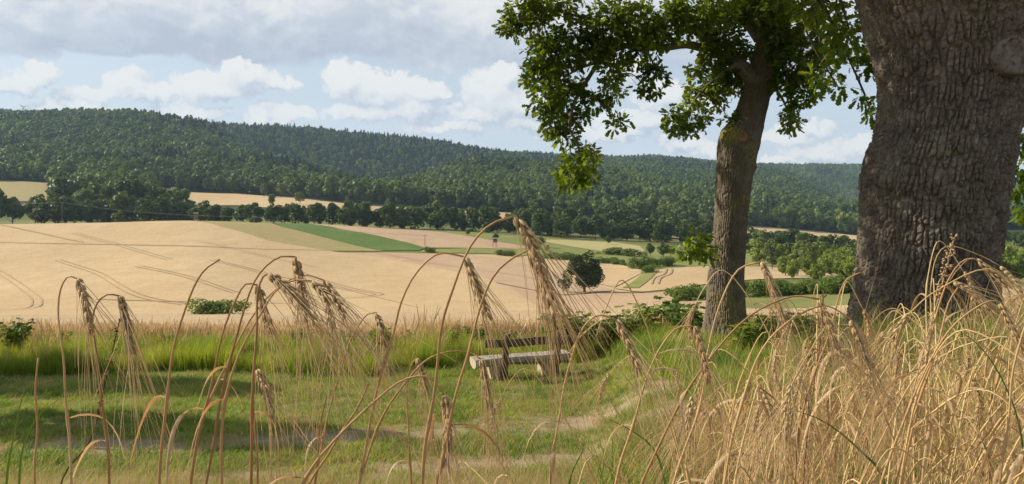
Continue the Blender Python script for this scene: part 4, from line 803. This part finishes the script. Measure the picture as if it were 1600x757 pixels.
def tallk(x, y, r):
    e = 16.3+0.5*np.sin(x*0.7)+0.03*x; near_b = (np.abs(x-0.2) < 1.5); e = np.where(near_b, 16.4, e)-np.where(x < -2.5, 0.9, 0)
    return (y > e) & (y < 22.3) & (r.random(len(x)) < 0.25+1.5*fbm(x/1.2, y/1.2, 2, 6))
bed('tall_grass', 9500, fan(-120, 1300), uni(15.0, 22.5), tallk, tg, 0.42, 0.9, 'tall sunlit green grass along the wheat edge', 'grass', 32, 0.1, [0.24, 0.24, 0.23, 0.23, 0.03, 0.03], hmod=0.6)
sh = [clump('e%d' % i, 460+i, 40, 0.26, 0.24, 0.0045, M['grass'], 0.7, 3) for i in range(3)]
bed('shade_grass', 5200, fan(960, 1800), uni(4.6, 20), lambda x, y, r: x > 2.2+0.25*(15-y)*0.35, sh, 0.7, 1.6, 'rough green grass in the shade under the two oaks', 'grass', 33)
wt = [clump('h%d' % i, 480+i, 60, 0.80, 0.42, 0.0055, M['wheat'], 0.30, 4, 2.6) for i in range(4)]
bed('wheat', 24000, fan(-150, 1750), lambda r, n: 22.2+(r.random(n)**1.5)*50, None, wt, 0.8, 1.15, 'ripe pale wheat standing along the near field edge', 'wheat', 34, 0.08)
dg = [clump('k%d' % i, 500+i, 46, 0.50, 0.20, 0.0022, M['straw'], 0.9, 4) for i in range(4)]+[clump('l%d' % i, 520+i, 26, 0.42, 0.18, 0.0035, M['grass'], 0.7, 4) for i in range(2)]
bed('dry_grass', 900, lambda r, n, y: r.uniform(-0.1, 1.0, n)*(y*0.78), uni(1.5, 6.2), lambda x, y, r: (x > 0.25+0.07*y) & (r.random(len(x)) < np.clip((x/y-0.06)*6, 0.1, 1)), dg, 0.6, 1.2, 'tangled dry straw coloured grass at the barley edge', 'dry grass', 35, 0.3, [0.1, 0.1, 0.1, 0.1, 0.3, 0.3])
bed('bank_grass', 900, fan(-100, 1050), uni(5.2, 7.4), None, dg, 0.5, 0.95, 'loose straw and green grass on the bank below the barley', 'grass', 36, 0.3, [0.15, 0.15, 0.15, 0.15, 0.2, 0.2])
# leafy weeds and shrubs in the tall grass, each its own plant
def weed_mesh(seed, h, n, lf, rad):
    rng = np.random.default_rng(seed); st = MB(); C_ = []; D_ = []
    for i in range(n):
        a = rng.uniform(0, 6.28); r = rad*rng.random(); p0 = np.array([math.cos(a)*r*0.5, math.sin(a)*r*0.5, -0.05]); hh = h*rng.uniform(0.55, 1.05)
        P_ = spline([p0, p0+[math.cos(a)*r*0.3, math.sin(a)*r*0.3, hh*0.55], p0+[math.cos(a)*r*0.8, math.sin(a)*r*0.8, hh]], 10); st.tube(P_, np.linspace(0.006, 0.002, 10), 4, False)
        for q in range(26):
            f = rng.uniform(0.15, 1.0); b = rng.uniform(0, 6.28); C_.append(P_[int(f*9)]+rng.normal(size=3)*0.015); D_.append((math.cos(b), math.sin(b), rng.uniform(0, 0.5)))
    V, Fc = leaves(rng, np.array(C_), np.array(D_), lf, 0.2); return mesh('leaves', V, Fc, M['bright_bush'] if seed % 3 == 2 else M['bush']), st.mesh('stems', M['weed_leaf'])
WD = [weed_mesh(600+i, 1.0, 26, 0.15, 0.5) for i in range(3)]
def shrub(px, d, s, label, name='leafy_shrub', sx=1.0, k=0):
    if name == 'weed_plant': s *= 0.74; sx *= random.uniform(0.7, 1.25)
    e = empty(name, at(px, d), random.uniform(0, 6)); e.scale = (s*sx, s*sx, s); tag(e, label, 'shrub'); obj('foliage', WD[k][0], e); obj('stem', WD[k][1], e)
shrub(885, 17.0, 1.10, 'upright leafy shrub right behind the end of the log bench', k=0); shrub(925, 17.9, 0.8, 'broad dark shrub beside the log bench', sx=1.3, k=1)
shrub(1010, 18.2, 1.0, 'dark leafy shrub between the bench and the slim oak', sx=1.25, k=2); shrub(1055, 18.0, 1.05, 'rounded leafy shrub close to the slim oak trunk', sx=1.1, k=0)
shrub(640, 18.6, 0.95, 'tall weedy plant poking out of the sunlit grass left of the bench', 'weed_plant', 0.5, 1); shrub(705, 17.8, 0.85, 'low weedy plant in the tall grass just left of the bench', 'weed_plant', 0.8, 2)
shrub(1190, 15.8, 0.75, 'low leafy shrub at the right foot of the slim oak', sx=1.2, k=1); shrub(1240, 14.5, 0.7, 'low spreading shrub in the shade between the two oaks', sx=1.4, k=2)
for i, (px_, d_, s_, sx_, lb) in enumerate([(30, 17.2, 0.9, 0.9, 'bushy weed at the shaded end of the tall grass'), (180, 18.0, 0.85, 0.8, 'leafy weed behind the broad barley ear in the tall grass'), (262, 17.4, 0.75, 0.9, 'low weed in the tall grass behind the tall bare stem'), (470, 18.6, 0.9, 0.8, 'weed in the tall grass below the barley bunch'), (545, 18.0, 0.8, 0.9, 'leafy weed in the sunlit grass under the little ear'), (590, 17.2, 0.7, 1.0, 'low rounded weed in the sunlit grass'), (745, 18.4, 0.9, 1.0, 'leafy weed right behind the left end of the bench'), (800, 18.8, 0.8, 1.0, 'leafy weed behind the middle of the bench backrest'), (855, 18.4, 0.9, 0.9, 'leafy weed behind the right bench post'), (965, 17.2, 0.85, 1.3, 'wide leafy shrub between the bench shrub and the dark shrub'), (1080, 16.4, 0.9, 1.1, 'leafy shrub touching the left foot of the slim oak'), (1160, 14.2, 0.55, 1.4, 'low weed before the root of the slim oak'), (1300, 12.0, 0.6, 1.5, 'low weed in the shade left of the thick oak'), (1345, 9.0, 0.5, 1.3, 'small weed at the left root of the thick oak')]):
    shrub(px_, d_, s_, lb, 'weed_plant' if d_ > 17.3 else 'leafy_shrub', sx_, i % 3)
shrub(1440, 6.2, 0.42, 'small leafy weed growing at the foot of the thick oak', 'weed_plant', 0.8, 0); shrub(100, 17.5, 0.8, 'leafy weed at the far end of the sunlit tall grass', 'weed_plant', 0.9, 2)

# ------------------------------------------------------------------ barley
def unit(v): return v/(np.linalg.norm(v)+1e-12)
def ear_geometry(rng, path, k=1.0, awn=0.10, droop=0.35):
    """spike of overlapping grains along path, and the long awns growing from their tips"""
    E = MB(); A = MB(); P_ = spline(path, 40); Ln = np.linalg.norm(np.diff(P_, axis=0), axis=1).sum(); N = max(6, int(Ln/(0.0041*k)))
    E.tube(P_, 0.0011*k, 5, False); T_ = np.gradient(P_, axis=0); ph = rng.uniform(0, 3.14)
    for i in range(N):
        f = i/(N-1); q = min(39, int(f*39)); p = P_[q]; T = unit(T_[q]); U = unit(np.cross(T, [0.2, 1.0, 0.1])); W = np.cross(T, U)
        for dphi in (-0.95, 0, 0.95):
            a = ph+(math.pi if i % 2 else 0)+dphi+rng.normal()*0.12; S = U*math.cos(a)+W*math.sin(a); dr = unit(T*0.93+S*rng.uniform(0.22, 0.36)); b = p+S*0.0012*k
            L_ = 0.0105*k*rng.uniform(0.85, 1.1)*(1-0.25*abs(f-0.45)); rr = 0.00165*k*(1-0.3*f); s1 = unit(np.cross(dr, S)); s2 = np.cross(dr, s1); V = [b]
            for (g_, m_) in ((0.22, 0.8), (0.5, 1.0), (0.8, 0.55)):
                for j in range(5): V.append(b+dr*L_*g_+(s1*math.cos(j*1.2566)+s2*math.sin(j*1.2566))*rr*m_)
            V.append(b+dr*L_)
            Fc = [(0, 1+(j+1) % 5, 1+j) for j in range(5)]+[(1+r5*5+j, 1+r5*5+(j+1) % 5, 6+r5*5+(j+1) % 5, 6+r5*5+j) for r5 in (0, 1) for j in range(5)]+[(11+j, 11+(j+1) % 5, 16) for j in range(5)]
            E.add(V, Fc)
            if rng.random() < 0.85:
                La = awn*rng.choice([rng.uniform(0.35, 0.7), rng.uniform(0.75, 1.15), rng.uniform(0.8, 1.2)])*(1.0-0.12*f); s_ = np.linspace(0, 1, 7)[:, None]; d0 = unit(dr+rng.normal(size=3)*0.17+T*0.32); tip = b+dr*L_*0.95
                Pa = tip+d0*La*s_+np.array([0, 0, -1.0])*La*droop*s_**2*0.5+unit(rng.normal(size=3))*La*0.14*s_**2
                A.tube(Pa, np.linspace(0.00033, 0.00013, 7)*k, 3, False)
    return E, A
def leaf_path(rng, p, d, L_, droop):
    s_ = np.linspace(0, 1, 9)[:, None]; side = unit(np.cross(d, [0, 0, 1.0]+rng.normal(size=3)*0.2))
    return p+d*L_*s_*(1-0.35*s_)+np.array([0, 0, -1.0])*L_*droop*s_**2+side*L_*0.12*np.sin(s_*3), side
def barley_parts(rng, stem, ear, r0, awn, k, nleaf, droop=0.35, leafL=0.11):
    P_ = spline(stem, 44); fz = np.linspace(0, 1, 44); wob = np.stack([np.sin(fz*rng.uniform(9, 22)+rng.uniform(0, 6))+0.5*np.sin(fz*37+rng.uniform(0, 6)), np.sin(fz*rng.uniform(9, 20)+1), np.zeros(44)], 1)*0.0016*np.sin(fz*math.pi)[:, None]**0.5; P_ = P_+wob; rad = np.linspace(r0, r0*0.48, 44); nodes = [int(44*x) for x in (0.35+0.1*rng.random(), 0.62+0.1*rng.random())]
    rad = rad*(1+0.10*np.sin(fz*rng.uniform(20, 40)+rng.uniform(0, 6))*rng.random())
    for q in nodes: rad[q] *= 1.45; rad[q-1] *= 1.15; rad[q+1:] *= 0.88
    S = MB(); S.tube(P_, rad, 7); lv = []
    for i in range(nleaf):
        q = int(rng.integers(14, 36)) if i else nodes[1]; t = MB(); a = rng.uniform(0, 6.28); d = unit(np.array([math.cos(a), math.sin(a)*0.5, 0.25]))
        lp, sd_ = leaf_path(rng, P_[q], d, leafL*rng.uniform(0.5, 1.2), rng.uniform(0.7, 1.5)); tws = np.array([unit(sd_+np.array([0.3, 0, 0.9])*math.sin(x*1.9+a)) for x in np.linspace(0, 2.2, 9)])
        t.ribbon(lp, np.array([0.0012, 0.0019, 0.0023, 0.0024, 0.0022, 0.0018, 0.0013, 0.0008, 0.0002])*k, tws, 0.45); lv.append(t)
    E = A = None
    if ear is not None: E, A = ear_geometry(rng, ear, k, awn, droop)
    return S, E, A, lv
def build_barley(rng, base, stem, ear, r0, awn, k, nleaf, label, group=None, name='barley_stalk', droop=0.35):
    e = empty(name, base); tag(e, label, 'barley', group); S, E, A, lv = barley_parts(rng, stem, ear, r0, awn, k, nleaf, droop, 0.075)
    o = np.array(base)
    def mk(n_, mb, mt, par): mb.V = [v-o for v in mb.V]; return obj(n_, mb.mesh(n_, mt), par)
    mk('stem', S, M['stem'], e)
    for t in lv: mk('leaf', t, M['dry_leaf'], e)
    if E: x = mk('ear', E, M['grain'], e); mk('awn_tuft', A, M['awn'], x)
    return e
# traced stalks: distance, stem (from below the frame up), ear axis, label
ST = [
 (0.75, [(112,757),(104,640),(97,560),(92,490),(97,447),(108,432),(121,436)], [(121,436),(131,462),(142,512)], 'hooked barley stalk with short ear before the wheel tracks', 2),
 (0.74, [(170,757),(160,660),(150,560),(147,505),(154,474),(170,460),(187,463)], [(187,463),(196,495),(206,545)], 'barley stalk with broad ear hanging beside a dark dead weed', 1),
 (0.70, [(55,757),(55,680),(57,610),(60,560)], None, 'short broken barley stem without ear before the shaded grass', 1),
 (0.66, [(250,757),(262,620),(279,520),(302,450),(322,420),(343,406)], None, 'tall bare curved barley stem without ear', 1),
 (0.72, [(300,757),(320,640),(345,530),(366,472),(385,444),(403,446)], [(403,446),(410,475),(419,512)], 'barley stalk with small ear just right of the lone wheat bush', 1),
 (0.70, [(318,757),(350,600),(385,480),(410,424),(436,402),(462,402)], [(462,402),(470,440),(480,492)], 'tallest barley stalk of the bunch, its ear hanging straight down', 2),
 (0.62, [(395,757),(397,600),(398,505),(403,455),(412,432),(420,428)], [(420,428),(448,450),(482,492)], 'dark barley stalk whose ear slants across the bunch', 1),
 (0.68, [(345,757),(352,640),(378,545),(405,490),(435,452),(462,438),(488,440)], [(488,440),(508,462),(518,512)], 'barley stalk with a wide fan of awns over the bunch', 1),
 (0.76, [(298,757),(330,620),(390,500),(440,446),(478,430),(505,438)], [(505,438),(522,462),(536,488)], 'thin barley stalk arching over the whole bunch', 1),
 (0.70, [(400,757),(398,660),(396,600),(402,578)], [(402,578),(414,604),(424,645)], 'short barley stalk with low ear below the bunch', 2),
 (0.66, [(560,757),(590,620),(612,520),(625,475),(652,425),(688,396),(727,402)], [(727,402),(742,440),(760,488)], 'long arched barley stalk with ear above the log bench', 2),
 (0.56, [(664,757),(672,640),(688,520),(706,460),(735,388),(768,350),(805,338)], [(805,338),(830,378),(852,440)], 'tallest arched barley stalk, ear hanging before the lone tree', 2),
 (0.58, [(680,757),(702,660),(730,570),(750,480),(775,425),(805,400),(826,392)], [(826,392),(846,430),(866,486)], 'barley stalk whose ear overlaps the tallest ear', 1),
 (0.74, [(556,757),(600,650),(640,592),(672,560),(706,549),(738,553),(752,562)], [(752,562),(758,592),(764,628)], 'low arched barley stalk with ear before the bench seat', 1),
 (0.60, [(470,757),(520,690),(580,630),(636,592),(672,590),(695,618)], [(695,618),(700,660),(698,716)], 'low drooping barley stalk with large ear below the bench', 1),
 (0.90, [(490,757),(510,660),(536,570),(553,520),(572,492),(588,489)], [(588,489),(594,508),(600,540)], 'small thin barley stalk with little ear left of the bench', 1),
 (0.95, [(640,757),(640,680),(636,600),(643,568),(652,560)], [(652,560),(658,580),(664,606)], 'small barley stalk with little ear in the sunlit grass', 1),
 (0.66, [(490,757),(498,690),(506,640),(511,616)], None, 'short upright broken barley stem below the bench', 2),
 (0.62, [(480,757),(520,700),(552,650),(576,600)], None, 'slanting bare barley stem below the bench', 2),
 (0.70, [(862,757),(870,680),(886,580),(908,515),(936,493),(963,500)], [(963,500),(980,534),(996,572)], 'arched barley stalk with ear right of the log bench', 2),
 (0.80, [(960,757),(985,680),(1010,600),(1035,540),(1060,512),(1085,510)], [(1085,510),(1096,545),(1106,590)], 'barley stalk with ear hanging left of the slim oak foot', 1),
 (0.90, [(1050,757),(1092,640),(1110,545),(1126,470),(1155,420),(1190,409)], [(1190,409),(1206,450),(1224,500)], 'tall arched barley stalk with ear beside the slim oak trunk', 1),
 (0.85, [(1000,757),(1060,640),(1120,548),(1180,488),(1240,463),(1280,468)], [(1280,468),(1294,505),(1308,548)], 'long slanting barley stalk with ear between the two oaks', 1),
 (0.95, [(1240,757),(1255,640),(1290,540),(1320,440),(1345,366+60)], None, 'straight bare barley stem before the thick oak trunk', 1),
 (1.05, [(1410,757),(1432,640),(1460,510),(1482,436),(1508,406),(1526,405)], [(1526,405),(1548,424),(1572,446)], 'barley stalk with pale ear at the right edge of the thick oak', 1),
 (1.00, [(1400,757),(1440,620),(1470,520),(1484,470),(1500,442),(1520,446)], [(1490,441),(1516,455),(1548,484)], 'barley stalk with ear slanting across the foot of the thick oak', 1),
 (0.95, [(1380,757),(1420,640),(1452,560),(1500,500),(1550,470),(1562,474)], [(1562,474),(1578,508),(1602,550)], 'bowed barley stalk with ear at the edge of the far wheat', 1),
 (0.80, [(1560,757),(1576,660),(1590,560),(1606,500),(1630,470)], None, 'thick bare golden stem standing right of the thick oak', 2),
 (0.85, [(1130,757),(1150,660),(1186,560),(1230,505),(1290,478),(1330,486)], [(1330,500),(1346,540),(1362,590)], 'bowed barley stalk with ear before the foot of the thick oak', 1),
]
rng = np.random.default_rng(77)
for (d, sp, er, lb, nl) in ST:
    a, b = np.array(sp[0], float), np.array(sp[1], float); gzv = gz((sp[0][0]-800)/F0*d, d); gpy = HOR-gzv/d*F0
    sl = np.clip((a[0]-b[0])/(a[1]-b[1]), -0.5, 0.5); bx_ = a[0]+sl*(gpy-a[1])*0.6; base = Vector(((bx_-800)/F0*d, d+rng.uniform(-0.03, 0.1), gz((bx_-800)/F0*d, d)))
    stem = [list(base)]+[list(pix((bx_+a[0])/2, (gpy+a[1])/2, d))]+[list(pix(p[0], p[1], d+0.01*rng.normal()*0.4)) for p in sp]
    ear = [list(pix(p[0], p[1], d-0.008*i)) for i, p in enumerate(er)] if er else None
    if er: stem[-1] = ear[0]
    build_barley(rng, base, stem, ear, 0.0021 if d < 0.8 else 0.0024, 0.128, 1.0, min(nl, 1 if d < 0.8 else 2), lb)
# thicket on the right: kinds built once, copied one by one
KB = []
for i in range(14):
    H = rng.uniform(0.74, 0.98); ln = rng.uniform(0.05, 0.28); rr_ = rng.uniform(0.05, 0.11)
    top = np.array([ln, 0, H]); stem = [(0, 0, -0.03), (ln*0.12, 0.01, H*0.3), (ln*0.45, 0.0, H*0.68), (ln*0.85, 0, H*0.94), top+[rr_*0.35, 0, 0.012], top+[rr_, 0.004, -0.02], top+[rr_*1.3, 0.0, -0.05]]
    e0 = np.array(stem[-1]); ed_ = unit(np.array([rng.uniform(0.15, 0.6), rng.uniform(-0.2, 0.2), -1])); el_ = rng.uniform(0.055, 0.075)
    ear = [e0, e0+ed_*el_*0.5+[0.003, 0, 0], e0+unit(ed_+[0, 0, -0.5])*el_]
    S, E, A, lv = barley_parts(rng, stem, ear if i % 7 else None, 0.0021, 0.14, 1.08, 2, 0.3, 0.16)
    KB.append((S.mesh('stem', M['stem_gold']), E.mesh('ear', M['grain_pale']) if E else None, A.mesh('awn_tuft', M['awn']) if A else None, [t.mesh('leaf', M['dry_leaf']) for t in lv]))
def put_barley(x, y, rz, s, label, group, lean=(0, 0)):
    S, E, A, lv = KB[random.randrange(len(KB))]; e = empty('barley_stalk', (x, y, gz(x, y)), rz); e.scale = (s, s, s); e.rotation_euler[0] = lean[0]; e.rotation_euler[1] = lean[1]; tag(e, label, 'barley', group); obj('stem', S, e)
    for t in lv: obj('leaf', t, e)
    if E: obj('awn_tuft', A, obj('ear', E, e))
random.seed(12)
cnt = 0
while cnt < 225:
    px = random.uniform(930, 1760); y = random.uniform(0.95, 2.15)
    if random.random() > 0.12+0.88*min(1, max(0, (px-950)/230)): continue
    x = (px-800)/F0*y; lim = np.interp(px, [900, 1000, 1150, 1250, 1400, 1480, 1760], [590, 560, 520, 500, 520, 440, 430])+random.uniform(0, 150)
    s = (-(lim-HOR)/F0*y-gz(x, y))/0.86
    if not 0.6 < s < 1.12: continue
    lbz = ('ripe barley stalk in the tangle left of the slim oak foot', 'barley left of the slim oak') if px < 1130 else ('ripe barley stalk in the tangle between the two oaks', 'barley between the two oaks') if px < 1330 else ('ripe barley stalk in the dense tangle before the thick oak', 'barley before the thick oak') if px < 1560 else ('ripe golden barley stalk right of the thick oak trunk', 'barley right of the thick oak')
    put_barley(x, y, random.choice([random.gauss(0, 0.7), random.uniform(0, 6.28)]), s, lbz[0], lbz[1], (random.gauss(0, 0.1), random.gauss(0.12, 0.16))); cnt += 1
# dead weeds, dock, panicles and green blades among the barley
def weed_stalk(d, path, r, mat, label, cat, name, head=None, heads=0, hw=0.012):
    base_px = path[0]; gpy = HOR-gz((base_px[0]-800)/F0*d, d)/d*F0; base = Vector(((base_px[0]-800)/F0*d, d, gz((base_px[0]-800)/F0*d, d)))
    P_ = spline([list(base)]+[list(pix(a, b, d)) for a, b in path], 40)-np.array(base); e = empty(name, base); tag(e, label, cat); t = MB(); t.tube(P_, np.linspace(r, r*0.5, 40), 6); obj('stem', t.mesh('stem', mat), e)
    if head:
        t = MB()
        for i in range(heads):
            q = P_[int(rng.integers(40-head, 40))]; dv = unit(rng.normal(size=3)+[0, 0, 0.6]); c = q+dv*rng.uniform(0.001, hw); l_ = rng.uniform(0.002, 0.0042); a = unit(np.cross(dv, [0.3, 1, 0.2])); b = np.cross(dv, a)
            t.add([c-dv*l_]+[c+(a*math.cos(j*1.57)+b*math.sin(j*1.57))*l_*0.4 for j in range(4)]+[c+dv*l_], [(0, 1+(j+1) % 4, 1+j) for j in range(4)]+[(5, 1+j, 1+(j+1) % 4) for j in range(4)])
        obj('seed_head', t.mesh('seed_head', M['seed_brown'] if mat != M['dry_leaf'] else M['grain']), e)
weed_stalk(0.82, [(95,757),(140,690),(164,600),(187,500)], 0.0012, M['dark_stem'], 'thin dark dead weed stalk leaning through the hooked barley', 'weed', 'weed_stalk', 10, 46, 0.0035)
weed_stalk(1.2, [(1255,757),(1272,600),(1283,520),(1287,455)], 0.0016, M['seed_brown'], 'brown dock stalk with dark seed clusters between the oaks', 'weed', 'dock_plant', 9, 46)
weed_stalk(1.1, [(1400,757),(1440,560),(1468,460),(1490,375)], 0.0013, M['dry_leaf'], 'feathery brown grass panicle before the thick oak', 'grass panicle', 'grass_panicle', 7, 120, 0.008)
weed_stalk(1.3, [(1230,757),(1240,640),(1262,560),(1275,500)], 0.0012, M['seed_brown'], 'short brown dock stalk beside the taller dock', 'weed', 'dock_plant', 8, 36)
def blade(d, path, wid, label):
    bp = path[0]; base = Vector(((bp[0]-800)/F0*d, d, gz((bp[0]-800)/F0*d, d))); P_ = spline([list(base)]+[list(pix(a, b, d)) for a, b in path], 20)-np.array(base); t = MB()
    t.ribbon(P_, np.linspace(wid, wid*0.1, 20), (0.9, 0.4, 0.1), 0.4); e = empty('green_blade', base); tag(e, label, 'grass blade'); obj('leaf', t.mesh('leaf', M['weed_leaf']), e)
blade(0.9, [(10,757),(18,700),(30,640),(44,590)], 0.003, 'dark green grass blade beside the short broken barley stem'); blade(0.95, [(30,757),(36,700),(60,650),(95,622)], 0.003, 'arching green grass blade below the hooked barley')
blade(1.0, [(890,757),(898,730),(912,700),(908,690)], 0.004, 'short broad green blade at the foot of the arched barley'); blade(1.1, [(1040,757),(1020,700),(990,675),(950,655)], 0.004, 'green blade bending left out of the dense barley tangle')
blade(1.0, [(1385,757),(1340,700),(1290,660),(1240,640)], 0.0045, 'long green blade lying across the dense barley tangle'); blade(1.0, [(1600,700),(1570,600),(1530,540),(1480,505)], 0.004, 'yellowing green blade crossing the right barley stalks')

# ------------------------------------------------------------------ haze: one closed box of pale air round everything
hb = MB(); zl = float(ZZ.min())-1.5; hb.box((0, 2900, (zl+680)/2), (56000, 3100, (680-zl)/2)); hz = hb.mesh('haze', None, False)
m = bpy.data.materials.new('haze_air'); m.use_nodes = True; q = NT(m.node_tree); q.n.clear(); vo = q.new('ShaderNodeVolumePrincipled'); vo.inputs['Color'].default_value = (0.50, 0.72, 1.0, 1); vo.inputs['Density'].default_value = HAZE; vo.inputs['Anisotropy'].default_value = 0.1
ou = q.new('ShaderNodeOutputMaterial'); q.l.new(vo.outputs[0], ou.inputs['Volume']); hz.materials.append(m); tag(obj('haze', hz), 'thin pale blue summer haze filling the valley air', 'haze', None, 'stuff')
